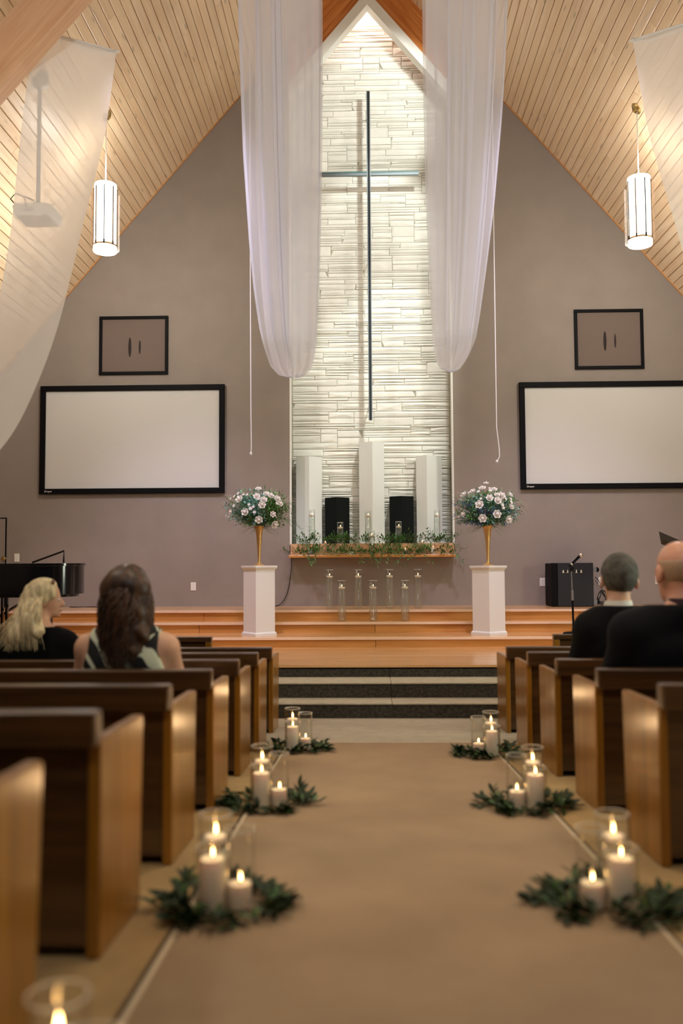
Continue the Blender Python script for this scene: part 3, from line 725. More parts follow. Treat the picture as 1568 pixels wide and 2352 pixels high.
# ------------------------------------------------------------------ pedestals, gold vases and flowers
def pedestal(px, Y, rz, label):
    x = at(px, 1455, Y).x; z = .499; a = .135; h = at(px, 1299, Y).z-z
    t = thing('pedestal', label, 'pedestal', (x, Y, z), rz, 'white pedestals on the stage')
    MB().prism([(-a-.012, 0), (a+.012, 0), (a+.012, .03), (a, .045), (a, h-.05), (-a, h-.05), (-a, .045), (-a-.012, .03)], 'y', -a, a)
    q = MB()
    def sq(r0, z0, r1, z1): q.add([(-r0, -r0, z0), (r0, -r0, z0), (r0, r0, z0), (-r0, r0, z0), (-r1, -r1, z1), (r1, -r1, z1), (r1, r1, z1), (-r1, r1, z1)], [(0, 3, 2, 1), (4, 5, 6, 7), (0, 1, 5, 4), (1, 2, 6, 5), (2, 3, 7, 6), (3, 0, 4, 7)])
    sq(a, .04, a, h-.05); q.build('shaft', M['white'], t, bevel=.003)
    q = MB(); sq(a+.014, 0, a+.014, .028); sq(a+.014, .028, a+.002, .045); q.build('base_moulding', M['white'], t)
    q = MB(); sq(a+.002, h-.05, a+.02, h-.022); sq(a+.02, h-.022, a+.02, h); q.build('cap', M['white'], t)
    return Vector((x, Y, z+h))
def rose_mesh():
    mb = MB(); R_ = random.Random(4)
    mb.sphere((0, 0, .012), (.017, .017, .022), 8, 6)
    for ringi, (n, rad, hgt, open_) in enumerate(((3, .016, .036, .1), (5, .026, .036, .35), (6, .036, .03, .8))):
        for k in range(n):
            a = 2*PI*k/n+ringi*.6; vs = []
            for v in range(4):
                f = v/3; rr = rad*(.35+.65*math.sin(f*PI*.5))+open_*.012*f*f; zz = -.012+hgt*f-open_*.006*f*f
                for u in range(5):
                    b = a+(u-2)*.36*(1.25-abs(f-.55)); w = 1-.06*(u-2)**2*f
                    vs.append((rr*w*math.cos(b), rr*w*math.sin(b), zz-.004*(u-2)**2*f))
            mb.add(vs, [(v*5+u, v*5+u+1, v*5+u+6, v*5+u+5) for v in range(3) for u in range(4)])
    return mb.mesh('rose', M['petal'], True)
def small_bloom_mesh():
    mb = MB()
    for k in range(6):
        a = 2*PI*k/6; d = Vector((math.cos(a), math.sin(a), .55))
        scatter_leaf(mb, Vector((0, 0, 0)), d, .024, .018)
    mb.sphere((0, 0, .006), .007, 7, 5); return mb.mesh('small_bloom', M['petal'], False)
ROSE, BLOOM = rose_mesh(), small_bloom_mesh()
def bouquet(px0, base, roses, blooms, seed, label, blue, spill):
    r = random.Random(seed)
    t = thing('gold_vase', 'tall hammered gold trumpet vase on the %s white pedestal' % label, 'vase', base, group='gold trumpet vases')
    H = .475
    MB().lathe([(.066, 0), (.068, .006), (.05, .012), (.022, .03), (.016, .06), (.018, .11), (.024, .22), (.032, .32), (.042, .41), (.056, .46), (.064, H), (.06, H), (.04, .41), (.0001, .38)], 28).build('body', M['gold'], t, smooth=True)
    f = thing('bouquet', 'round bouquet of white roses and %s on the %s pedestal' % ('dark blue sprigs' if blue > .5 else 'fresh greenery', label), 'flowers', (base.x, base.y, base.z+H-.02), group='bouquets in the gold vases')
    Yb = base.y-.12; sc = lambda px, py: at(px, py, base.y)
    top = Vector((base.x, base.y, base.z+H-.02))
    # big flowers face outwards on a flattened dome
    for px, py, s in roses:
        p = sc(px, py)-top; rad = .36; yy = -math.sqrt(max(.02, .16-(p.x*p.x)*.7-((p.z-.22)**2)*.9))*.75
        p.y = -.30*math.sqrt(max(.04, 1.08-(p.x/.42)**2-((p.z-.215)/.25)**2))-.015; yy = p.y; s = s*.9; d = Vector((p.x*.9, yy-.05, (p.z-.12)*.9)).normalized()
        F_ = frame(p, d) @ Matrix.Rotation(-PI/2, 4, 'X')
        o = link_mesh('rose', ROSE, f, F_ @ Matrix.Rotation(r.uniform(0, 6), 4, 'Z') @ Matrix.Scale(s, 4))
    for px, py in blooms:
        p = sc(px, py)-top; p.y = -.30*math.sqrt(max(.04, 1.08-(p.x/.42)**2-((p.z-.215)/.25)**2))-.01
        d = Vector((p.x, p.y, p.z*.5)).normalized()
        link_mesh('small_bloom', BLOOM, f, frame(p, d) @ Matrix.Rotation(-PI/2, 4, 'X') @ Matrix.Scale(r.uniform(.9, 1.3), 4))
    groups = {k: MB() for k in ('eucalyptus_leaves', 'green_leaves', 'fern_fronds', 'blue_sprigs', 'pale_spikes', 'curly_twigs', 'stems')}
    for i in range(330):
        d = Vector((r.gauss(0, 1), r.gauss(0, 1), r.gauss(0, 1))).normalized(); R_ = r.uniform(.62, 1.06)
        end = Vector((d.x*.40*R_, d.y*.30*R_, .215+d.z*.235*R_))
        if end.z < .03: end.z = .03+r.random()*.05
        pts = [Vector((0, 0, .01)).lerp(end, q/5) for q in range(6)]
        for q in range(1, 5): pts[q].z += .035*math.sin(q/5*PI)
        groups['stems'].tube(pts, .0016, 3, cap=False)
        if blue > .5: key = 'eucalyptus_leaves' if r.random() < .45 else ('blue_sprigs' if (end.z < .30 and r.random() < .42) else 'green_leaves')
        else: key = 'eucalyptus_leaves' if (end.x < .10 and r.random() < .75) else 'green_leaves'
        for q in range(3, 6):
            tv = (pts[q]-pts[q-1]).normalized()
            for sd in range(4):
                ax = Vector((r.uniform(-1, 1), r.uniform(-1, 1), r.uniform(-1, 1)))
                scatter_leaf(groups[key], pts[q]+ax*.012, tv*.7+ax, r.uniform(.030, .052), r.uniform(.014, .024) if key != 'green_leaves' else r.uniform(.013, .02))
    for i in range(46):      # fern fringe over the vase lip
        a = r.uniform(0, 2*PI); d = Vector((math.cos(a), math.sin(a)*.8, r.uniform(-.35, .15))); L_ = r.uniform(.14, .24)
        for q in range(9):
            p = d*(.05+L_*q/9)+Vector((0, 0, .03-.05*(q/9)**2))
            for sd in (-1, 1): scatter_leaf(groups['fern_fronds'], p, d*.9+Vector((-d.y, d.x, -.15))*sd*.7, .05*(1-.05*q), .0055)
    for i in range(9):       # upright pale flower spikes
        a = r.uniform(0, 2*PI); d = Vector((math.cos(a)*r.uniform(.3, .9), math.sin(a)*.4, 1)).normalized(); L0 = r.uniform(.36, .42)
        for q in range(14):
            p = d*(L0+.10*q/13)
            groups['pale_spikes'].sphere((p.x+r.uniform(-.008, .008), p.y, p.z+r.uniform(-.006, .006)), .0085*(1-.045*q), 5, 4)
        groups['stems'].tube([d*.1, d*L0], .002, 3)
    for i in range(7):
        sx = -1 if i < 4 else 1; a = r.uniform(.1, .95); p = Vector((sx*.22, -.05, .16+.2*a)); pts = []
        for q in range(8): pts.append(p+Vector((sx*.035*q, 0, .028*q*a-.0028*q*q+.006*math.sin(q*1.7+i))))
        groups['curly_twigs'].tube(pts, [.0024*(1-.09*q) for q in range(8)], 4)
    for i in range(spill):   # trailing sprays
        sx = 1; pts = [Vector((.24, -.12, .08+.02*i))]
        for q in range(1, 9): pts.append(Vector((.24+.034*q*(1-.2*i), -.12, .08+.02*i-.0032*q*q*(1+.5*i)+.012*q)))
        groups['stems'].tube(pts, .0016, 4)
        for q in range(1, 9):
            for sd in (-1, 1): scatter_leaf(groups['green_leaves'], pts[q], (pts[q]-pts[q-1]).normalized()+Vector((0, -.3, sd*.9)), .04, .013)
    mats = dict(eucalyptus_leaves='blue_leaf', green_leaves='green_leaf', fern_fronds='fern', blue_sprigs='delphinium', pale_spikes='mint', curly_twigs='twig', stems='stem')
    for k, mb in groups.items():
        if mb.v: tag(mb.build(k, M[mats[k]], f), kind='stuff')
pl = pedestal(595, 10.36, math.radians(42-1.5), 'white pedestal with a lavender face, on the stage in front of the piano side wall')
pr_ = pedestal(1123, 10.36, math.radians(40), 'white pedestal with a cream face, on the stage nearer the microphone')
bouquet(595, pl, [(557, 1150, 1.25), (571, 1179, 1.2), (601, 1196, 1.2), (609, 1164, 1.15), (597, 1126, 1.0), (596, 1144, 1.1), (632, 1184, .95), (641, 1149, 1.1), (627, 1142, 1.0), (612, 1152, 1.1), (634, 1206, 1.2), (537, 1178, .7), (615, 1138, .8), (648, 1160, .9)],
        [(536, 1148), (553, 1137), (580, 1163), (590, 1168), (584, 1172), (592, 1180), (525, 1186), (531, 1189), (566, 1140), (546, 1165), (575, 1140), (620, 1136), (640, 1160), (545, 1143), (600, 1150)], 31, 'left', .2, 2)
bouquet(1123, pr_, [(1062, 1138, 1.1), (1081, 1131, .95), (1104, 1124, 1.15), (1114, 1112, .9), (1116, 1148, 1.15), (1134, 1154, 1.2), (1093, 1163, 1.3), (1132, 1184, 1.3), (1101, 1193, 1.3), (1160, 1195, 1.2), (1144, 1142, 1.2), (1165, 1167, .9), (1130, 1127, .9), (1164, 1139, .9), (1059, 1183, .8), (1133, 1141, .9)],
        [(1051, 1188), (1094, 1133), (1145, 1170), (1164, 1157), (1120, 1131), (1152, 1150), (1073, 1135), (1164, 1150), (1143, 1163), (1120, 1125), (1097, 1150)], 32, 'right', .8, 0)

# ------------------------------------------------------------------ drapes
def swag_mid(name, label, L, R, zb_px, Y, fold):
    """narrow sheer loop hanging from the roof; L and R list edge positions on the fabric as (height, x) at depth Y"""
    hz = sorted(set([p[0] for p in L]+[p[0] for p in R])); z_b = hz[0]
    t = thing(name, label, 'drape', (0, Y, 0), group='sheer drapes over the aisle')
    zt = min(zc(L[-1][1]), zc(R[-1][1]))-.12
    def edges(z):
        f = lambda E_: float(np.interp(z, [p[0] for p in E_], [p[1] for p in E_]))
        return f(L), f(R)
    for arm, (y0, y1, nm) in enumerate(((-.30, -.62, 'front_fall'), (.10, .42, 'back_fall'))):
        NU, NV = 96, 56; vs = []
        for j in range(NV+1):
            q = j/NV; z = z_b+(zt-z_b)*q**1.7
            a, b = edges(z)
            if arm: c_ = (a+b)/2; a, b = a+(c_-a)*.10, b-(b-c_)*.03
            hgt = z-z_b; yy = y0+(y1-y0)*min(1, hgt/3.5)
            rnd = max(0, 1-hgt/.35); yy *= (1-rnd**2)        # the two falls meet at the bottom of the loop
            for i in range(NU+1):
                u = i/NU; x = u
                amp = 0
                for (uc, w, s_) in fold[arm]:                # soft doubled pleats
                    k = (u-uc)/w
                    amp += s_*math.exp(-k*k)*math.sin(k*2.6)
                x = u+amp*(1-.6*rnd); x = min(1.0, max(0.0, x))
                sag = .10*(abs(2*x-1)**3)*(1-rnd)*0
                yo = .016*math.sin(u*9+arm*2+.15*hgt)*(1-.7*rnd)+.003*math.sin(u*31+.4*hgt)*(1-rnd)
                zz = z + rnd*.012*math.sin(u*31)
                vs.append((a+(b-a)*x, yy+yo, zz))
        fs = [(j*(NU+1)+i, j*(NU+1)+i+1, (j+1)*(NU+1)+i+1, (j+1)*(NU+1)+i) for j in range(NV) for i in range(NU)]
        MB().add(vs, fs).build(nm, M['sheer_mid'], t, smooth=True, sharp=180)
        a, b = edges(zt)
        MB().tube([(a-.03, y1, zt+.012), (b+.03, y1, zt+.012)], .012, 8).build('rod', M['white'], t, smooth=True)
        sg = MB()
        for x in (a, b): sg.tube([(x, y1, zt+.02), (x, y1, zc(x)+.02)], .003, 5)
        sg.build('string', M['cord'], t)
def E_(pts, Y): return [(at(x, y, Y).z, at(x, y, Y).x) for x, y in pts]
DY = 9.0
topz = lambda px: [(10.0, at(px, 0, DY).x)]
swag_mid('sheer_drape', 'long white sheer drape loop to the left of the cross, ceiling to mid wall',
    E_([(668, 866), (640, 863), (624, 848), (612, 810), (603, 770), (592, 690), (583, 590), (572, 400), (567, 200), (563, 0)], DY)+topz(563),
    E_([(682, 866), (700, 862), (716, 846), (723, 815), (728, 770), (733, 650), (737, 500), (739, 300), (739, 0)], DY)+topz(739), 866, DY,
    [[(.13, .07, .12), (.34, .06, .11), (.50, .05, -.08)], [(.25, .08, .13), (.68, .035, .07), (.90, .04, .07)]])
swag_mid('sheer_drape', 'long white sheer drape loop to the right of the cross, ceiling to mid wall',
    E_([(1030, 853), (1008, 846), (998, 825), (991, 780), (986, 700), (979, 560), (973, 400), (969, 200), (967, 0)], DY)+topz(967),
    E_([(1036, 853), (1056, 847), (1072, 825), (1084, 795), (1093, 740), (1106, 640), (1122, 500), (1135, 330), (1141, 215), (1146, 0)], DY)+topz(1146), 853, DY,
    [[(.38, .06, .11), (.70, .07, .13), (.92, .04, .07)], [(.28, .06, .11), (.58, .06, .11)]])
def swag_side(s, label):
    """broad sheer swag hung from a rod near the rafter and falling towards the camera"""
    t = thing('sheer_drape', label, 'drape', (0, 0, 0), group='sheer drapes over the aisle')
    inner = [(8.0, 4.88), (7.69, 3.96), (7.38, 3.35), (7.06, 2.79), (6.56, 1.87), (6.06, 1.215), (5.6, .79), (5.1, .55), (4.6, .5), (4.1, .66), (3.7, .98), (3.3, 1.6), (3.0, 2.4)]
    outer = [(7.9, 5.04), (7.62, 4.32), (7.45, 3.55), (7.28, 2.72), (6.9, 1.75), (6.4, 1.15), (5.9, .75), (5.3, .52), (4.75, .5), (4.2, .66), (3.8, .98), (3.4, 1.6), (3.1, 2.4)]
    N_ = len(inner); NU, NV = 30, 72; vs = []
    def cat(P, f):
        i = min(int(f), N_-2); u = f-i; p0, p1, p2, p3 = P[max(i-1, 0)], P[i], P[i+1], P[min(i+2, N_-1)]
        return [.5*((2*p1[k])+(-p0[k]+p2[k])*u+(2*p0[k]-5*p1[k]+4*p2[k]-p3[k])*u*u+(-p0[k]+3*p1[k]-3*p2[k]+p3[k])*u**3) for k in (0, 1)]
    xi, xo = (-2.35, -3.06) if s < 0 else (2.545, 3.24)
    for j in range(NV+1):
        f = j/NV*(N_-1); a = cat(inner, f); b = cat(outer, f); sg = math.sin(min(1, j/NV*1.6)*PI)
        for i in range(NU+1):
            u = i/NU; w = .014*math.sin(u*9+j*.02)+.006*math.sin(u*21+1)
            d = math.sin(u*PI)*.10*sg
            vs.append((xi+(xo-xi)*u , a[0]+(b[0]-a[0])*u + w*.9*sg, CAMZ+a[1]+(b[1]-a[1])*u + w*.5*sg - d))
    fs = [(j*(NU+1)+i, j*(NU+1)+i+1, (j+1)*(NU+1)+i+1, (j+1)*(NU+1)+i) for j in range(NV) for i in range(NU)]
    MB().add(vs, fs).build('fabric', M['sheer_side'], t, smooth=True, sharp=180)
    r0 = Vector((xi-.03*s*1, 8.0, CAMZ+4.88)); r1 = Vector((xo+.0*s, 7.9, CAMZ+5.05))
    MB().tube([r0, r1], .011, 8).build('rod', M['white'], t, smooth=True)
    MB().tube([(xi, 8.0, CAMZ+4.88+.01), (xi+s*.16, 8.0, CAMZ+4.885), (xo, 7.9, CAMZ+5.04)], .02, 6).build('hem', M['sheer_side'], t, smooth=True)
    hx = xi+s*.36; MB().tube([r0, (hx, 8.15, zc(hx)-.004)], .0045, 5).build('string', M['cord'], t)
    q = Vector((xi, 3.0, CAMZ+2.4)); q2 = Vector((xo, 3.1, CAMZ+2.4))
    MB().tube([q, q2], .011, 8).build('rod', M['white'], t)
    sg = MB(); sg.tube([q, (xi, 3.0, zc(xi)-.004)], .004, 5); sg.tube([q2, (xo, 3.1, zc(xo)-.004)], .004, 5); sg.build('string', M['cord'], t)
swag_side(-1, 'wide white sheer drape sweeping down in front of the projector')
swag_side(1, 'wide white sheer drape cut off by the upper right edge')
def hang_cord(pts, Y, label):
    P = [at(x, y, Y) for x, y in pts]; P[0] = Vector((P[0].x, Y, zc(P[0].x)-.004)) if True else P[0]
    t = thing('hanging_cord', label, 'cord', P[0], group='cords hanging beside the drapes'); o = P[0]
    MB().tube([p-o for p in P], .0055, 6).build('line', M['cord'], t, smooth=True)
    e = P[-1]-o; MB().sphere((e.x, e.y, e.z), (.014, .014, .02), 8, 6).build('knot', M['cord'], t, smooth=True)
hang_cord([(574, 0), (574, 430), (575, 700), (576, 950), (577, 1025), (576, 1042)], 9.6, 'thin white cord hanging beside the left of the two middle drapes, short knot')
hang_cord([(1130, 0), (1132, 430), (1136, 700), (1140, 980), (1146, 1030), (1147, 1048), (1141, 1060)], 9.6, 'thin white cord hanging beside the drape nearest the microphone, curled end')

# ------------------------------------------------------------------ pendant lamps
def pendant(px, ytop, ybot, pcx, pcy, label):
    Y = 9.77; c = at(px, ybot, Y); zt = at(px, ytop, Y).z; h = zt-c.z
    t = thing('pendant_lamp', label, 'lamp', c, group='cylinder pendant lamps')
    r = .132
    MB().lathe([(.0001, .0), (r-.004, 0), (r, .004), (r, .075)], 36, cap=False).build('lower_band', M['lamp'], t, smooth=True, sharp=40)
    MB().lathe([(r-.006, .07), (r-.006, h-.004), (r-.012, h), (.02, h)], 36, cap=False).build('diffuser', M['lamp'], t, smooth=True, sharp=40)
    MB().lathe([(r+.001, .06), (r+.001, .078), (r-.004, .078), (r-.004, .06)], 36, cap=False).build('ring', M['brass'], t, smooth=True)
    for k in range(8):
        a = 2*PI*k/8+.2; b = MB().box(-.0045, .0045, -.004, .004, .075, h-.05)
        b.box(-.008, .008, -.006, .006, .06, .105); b.xf(Matrix.Rotation(a, 4, 'Z') @ Matrix.Translation((0, -r-.002, 0)))
        b.build('slat', M['black'], t)
    for k in range(4):
        a0 = 2*PI*k/4+.35; vs = []
        for z in (.03, h-.09):
            for q in range(9): b = a0+q/8*1.0; vs.append(((r+.03)*math.cos(b), (r+.03)*math.sin(b), z))
        MB().add(vs, [(q, q+1, q+10, q+9) for q in range(8)]).build('acrylic_fin', M['acrylic'], t, smooth=True)
    cp = at(pcx, pcy, Y); zz = zc(c.x); s = 1 if c.x > XC else -1
    MB().tube([(0, 0, h), (0, 0, zz-c.z-.02)], .006, 6).build('cord', M['cord'], t)
    cb = MB().lathe([(.07, 0), (.068, .014), (.045, .03), (.012, .034), (.01, .055), (.0001, .055)], 24)
    cb.xf(Matrix.Translation((0, 0, zz-c.z-.016)) @ Matrix.Rotation(s*th, 4, 'Y') @ Matrix.Rotation(PI, 4, 'X'))
    cb.build('canopy', M['brass'], t, smooth=True)
    for dz, e in ((h+.12, 26), (-.12, 92)):
        d = bpy.data.lights.new('lamp_glow', 'POINT'); d.energy = e; d.color = (1, .96, .89); d.shadow_soft_size = .11
        o = bpy.data.objects.new('lamp_glow', d); COL.objects.link(o); o.location = c+Vector((0, 0, dz))
pendant(241, 424, 579, 232, 262, 'white glowing cylinder pendant lamp above the screen by the piano')
pendant(1470, 408, 564, 1468, 245, 'white glowing cylinder pendant lamp above the screen by the loudspeaker')

# ------------------------------------------------------------------ projector
p = at(87, 497, 8.42); t = thing('projector', 'white ceiling projector on a long pole behind the sheer drape', 'projector', p)
b = MB().prism([(-.20, .05), (-.17, -.055), (.17, -.055), (.20, .05), (.15, .075), (-.15, .075)], 'y', -.16, .15)
b.build('body', M['projector'], t, bevel=.012)
MB().lathe([(.045, 0), (.05, .03), (.042, .035), (.03, .02), (.0001, .015)], 20).xf(Matrix.Translation((.08, .15, .01)) @ Matrix.Rotation(-PI/2, 4, 'X')).build('lens', M['black'], t, smooth=True)
v = MB()
for k in range(7): v.box(-.10+k*.018, -.092+k*.018, -.164, -.158, -.01, .03)
v.build('vents', M['grey'], t)
MB().box(-.05, .05, -.05, .06, .07, .13).build('mount_plate', M['grey'], t, bevel=.005)
MB().tube([(0, 0, .12), (0, 0, zc(p.x)-p.z+.02)], .021, 12).build('pole', M['grey'], t, smooth=True)
MB().lathe([(.03, zc(p.x)-p.z-.14), (.085, zc(p.x)-p.z-.10), (.085, zc(p.x)-p.z+.02)], 16).build('ceiling_bracket', M['grey'], t, smooth=True)
c = MB()
c.tube([(-.15, -.155, .04), (-.20, -.19, .10), (-.17, -.15, .17), (-.08, -.08, .16), (-.03, -.03, .14)], .006, 6)
c.tube([(-.06, -.155, .03), (-.06, -.19, .09), (-.09, -.12, .15), (-.02, -.04, .15)], .006, 6); c.build('cable', M['cable'], t, smooth=True)

# ------------------------------------------------------------------ piano
pz = .383; PY = 9.55
xr = at(176, 1300, PY).x; zt = at(100, 1294, PY).z
t = thing('grand_piano', 'black lacquered grand piano half out of the frame beside the door', 'piano', (xr-.85, PY, pz))
h1 = zt-pz; h0 = h1-.37
outl = []
for k in range(28):   # tail and bent side seen from above
    a = -PI/2+PI*k/27; outl.append((.50+.35*math.cos(a)**.8 if math.cos(a) > 0 else .50, .20+.36*math.sin(a)))
outl = [(-1.0, -.22), (-.3, -.20), (.1, -.175), (.3, -.165)]+outl[1:-1]+[(.35, .555), (-.2, .72), (-1.0, .78)]
MB().prism(outl, 'z', h0+.03, h1-.03).build('rim', M['piano'], t, smooth=True, sharp=50)
MB().prism([(x*1.012+.004, (y-.25)*1.02+.25) for x, y in outl], 'z', h1-.028, h1).build('lid', M['piano'], t, smooth=True, sharp=50)
MB().prism([((x+.1)*.94-.1, (y-.25)*.94+.25) for x, y in outl], 'z', h0, h0+.035).build('bottom_board', M['piano'], t, smooth=True, sharp=50)
for x, y in ((.48, .2), (-.62, -.1), (-.85, .62)):
    MB().lathe([(.025, .05), (.03, .07), (.045, h0-.1), (.06, h0-.06), (.06, h0)], 14, (x, y, 0)).build('leg', M['piano'], t, smooth=True)
    MB().lathe([(.012, -.025), (.03, -.012), (.03, .012), (.012, .025)], 14).xf(Matrix.Translation((x, y, .031)) @ Matrix.Rotation(PI/2, 4, 'X')).build('caster', M['brass'], t, smooth=True)
lx = at(22, 1400, PY).x-(xr-.85)
q = MB(); q.box(lx-.05, lx-.025, -.12, -.09, .02, h0); q.box(lx+.0, lx+.025, -.12, -.09, .02, h0); q.build('lyre', M['piano'], t)
MB().tube([(lx-.25, -.1, .30), (lx+.22, .05, h0)], .014, 8).build('lyre_brace', M['piano'], t)
b0, b1, b2 = [at(x, y, PY) - Vector((xr-.85, PY, pz)) for x, y in ((66, 1292), (140, 1265), (139, 1293))]
MB().tube([b0+Vector((0, .1, 0)), b1+Vector((0, .1, 0)), b2+Vector((0, .1, 0))], .012, 6).build('desk_support', M['piano'], t)

# ------------------------------------------------------------------ microphone, loudspeaker, music stand, cables
MYY = 10.4; p = at(1317, 1453, MYY); mz = .499
t = thing('microphone_stand', 'black straight microphone stand with a round base on the stage', 'stand', (p.x, MYY, mz))
hm = at(1315, 1308, MYY).z-mz
MB().lathe([(.12, 0), (.125, .008), (.11, .02), (.02, .03), (.016, .05)], 28).build('base', M['black'], t, smooth=True)
MB().tube([(0, 0, .03), (-.006, 0, hm*.55)], .012, 10).build('pole', M['black'], t, smooth=True)
MB().tube([(-.006, 0, hm*.5), (-.012, 0, hm)], .0075, 10).build('upper_tube', M['grey'], t, smooth=True)
MB().tube([(-.0055, 0, hm*.52), (-.007, 0, hm*.68)], .016, 10).build('clutch', M['grey'], t, smooth=True)
MB().tube([(-.12, .0, hm-.02), (.10, .0, hm-.02)], .005, 6).build('cross_bar', M['black'], t)
for px in (1293, 1303, 1323, 1334):
    x = at(px, 1309, MYY).x-p.x
    MB().lathe([(.0001, .024), (.007, .02), (.009, .008), (.015, -.012), (.013, -.014), (.0001, -.012)], 12, (x, -.004, hm-.026)).build('bell', M['chrome'], t, smooth=True)
MB().lathe([(.018, -.02), (.02, 0), (.018, .03), (.014, .03)], 12).xf(Matrix.Translation((-.012, 0, hm+.005)) @ Matrix.Rotation(.8, 4, 'Y')).build('clip', M['black'], t, smooth=True)
m0 = at(1306, 1302, MYY); m1 = at(1334, 1274, MYY); d = (m1-m0); 
mt = thing('microphone', 'wireless handheld microphone with silver mesh head in the stand', 'microphone', m0)
MB().tube([Vector((0, 0, 0)), d*.2, d*.78, d*.86], [.011, .013, .016, .018], 14).build('handle', M['black'], mt, smooth=True)
MB().tube([d*.17, d*.27], .0165, 14).build('band', M['chrome'], mt, smooth=True)
e = d*.96; MB().sphere((e.x, e.y, e.z), .026, 16, 12).build('mesh_head', M['chrome'], mt, smooth=True)
SYY = 11.5; a = at(1266, 1293, SYY); b = at(1364, 1391, SYY); z0 = .76
t = thing('loudspeaker', 'large dark navy loudspeaker cabinet lying by the wall at the stage edge', 'speaker', ((a.x+b.x)/2, SYY, z0))
w = (b.x-a.x)/2; h = a.z-z0
MB().box(-w+.075, w, 0, .42, .004, h).build('cabinet', M['navy'], t, bevel=.008)
MB().box(-w, -w+.073, .004, .41, .006, h-.006).build('front_grille', M['black'], t, bevel=.006)
for z in (h*.84, .06):
    for y in (.06, .34):
        MB().lathe([(.012, -.014), (.034, -.012), (.034, .012), (.012, .014)], 16).xf(Matrix.Translation((w+.055, y, z)) @ Matrix.Rotation(PI/2, 4, 'X')).build('caster', M['black'], t, smooth=True)
        MB().box(w, w+.05, y-.03, y+.03, z-.03, z+.03).build('caster_bracket', M['grey'], t)
def cable(name, label, pts, r, Y=None):
    t = thing(name, label, 'cable', pts[0]); o = Vector(pts[0])
    # smooth the path
    P = [Vector(p)-o for p in pts]; out = []
    for i in range(len(P)-1):
        p0, p1, p2, p3 = P[max(i-1, 0)], P[i], P[i+1], P[min(i+2, len(P)-1)]
        for q in range(6):
            u = q/6; out.append(.5*((2*p1)+(p2-p0)*u+(2*p0-5*p1+4*p2-p3)*u*u+(3*p1-p0-3*p2+p3)*u**3))
    out.append(P[-1]); MB().tube(out, r, 6).build('wire', M['cable'], t, smooth=True)
cable('black_cable', 'thin black cable hanging from the mantel ledge down to the stage', [at(x, y, 11.975) for x, y in ((669, 1278), (669, 1300), (666, 1330), (660, 1360), (652, 1378), (643, 1388))]+[Vector((at(636, 1393, 11.95).x, 11.95, .766)), Vector((at(628, 1393, 11.85).x, 11.8, .766))], .006)
rr = random.Random(5); pts = []
c0 = at(1381, 1372, 11.9)
for k in range(26):
    a = k*.9; pts.append(Vector((c0.x+.07*math.cos(a)*rr.uniform(.5, 1.1), 11.86+.03*math.sin(a*1.7), max(.768, c0.z-.02+.10*math.sin(a)*rr.uniform(.5, 1.2)))))
pts += [Vector((c0.x+.15, 11.9, .80)), Vector((c0.x+.25, 11.9, .766))]
pts = [at(1366, 1325, 11.96), at(1376, 1336, 11.95), at(1381, 1352, 11.93)]+pts
cable('tangled_cables', 'tangle of black cables on the stage beside the loudspeaker', pts, .005)
cable('floor_cable', 'black cable running along the foot of the wall behind the women', [Vector((at(x, 1396, 11.9).x, y, .766)) for x, y in ((160, 11.9), (180, 11.86), (200, 11.9), (222, 11.88), (245, 11.92))], .006)
MSY = 10.0; t0 = at(1517, 1240, MSY); t1 = at(1566, 1262, MSY)
t = thing('music_stand', 'black music stand with a tilted desk behind the bald man', 'stand', (t0.x+.22, MSY, .383))
q = MB().box(-.24, .24, -.004, .004, 0, .30).box(-.24, .24, -.05, .004, 0, .006)
q.xf(Matrix.Translation((0, 0, t0.z-.383-.14)) @ Matrix.Rotation(math.radians(24), 4, 'Y') @ Matrix.Rotation(math.radians(-58), 4, 'X')); q.build('desk', M['piano'], t, bevel=.004)
MB().tube([(0, .03, .02), (0, .03, t0.z-.383-.10)], .011, 8).build('post', M['black'], t)
for k in range(3):
    a = 2*PI*k/3+.4; MB().tube([(0, .03, .09), (.24*math.cos(a), .03+.24*math.sin(a), .008)], .008, 6).build('leg', M['black'], t)

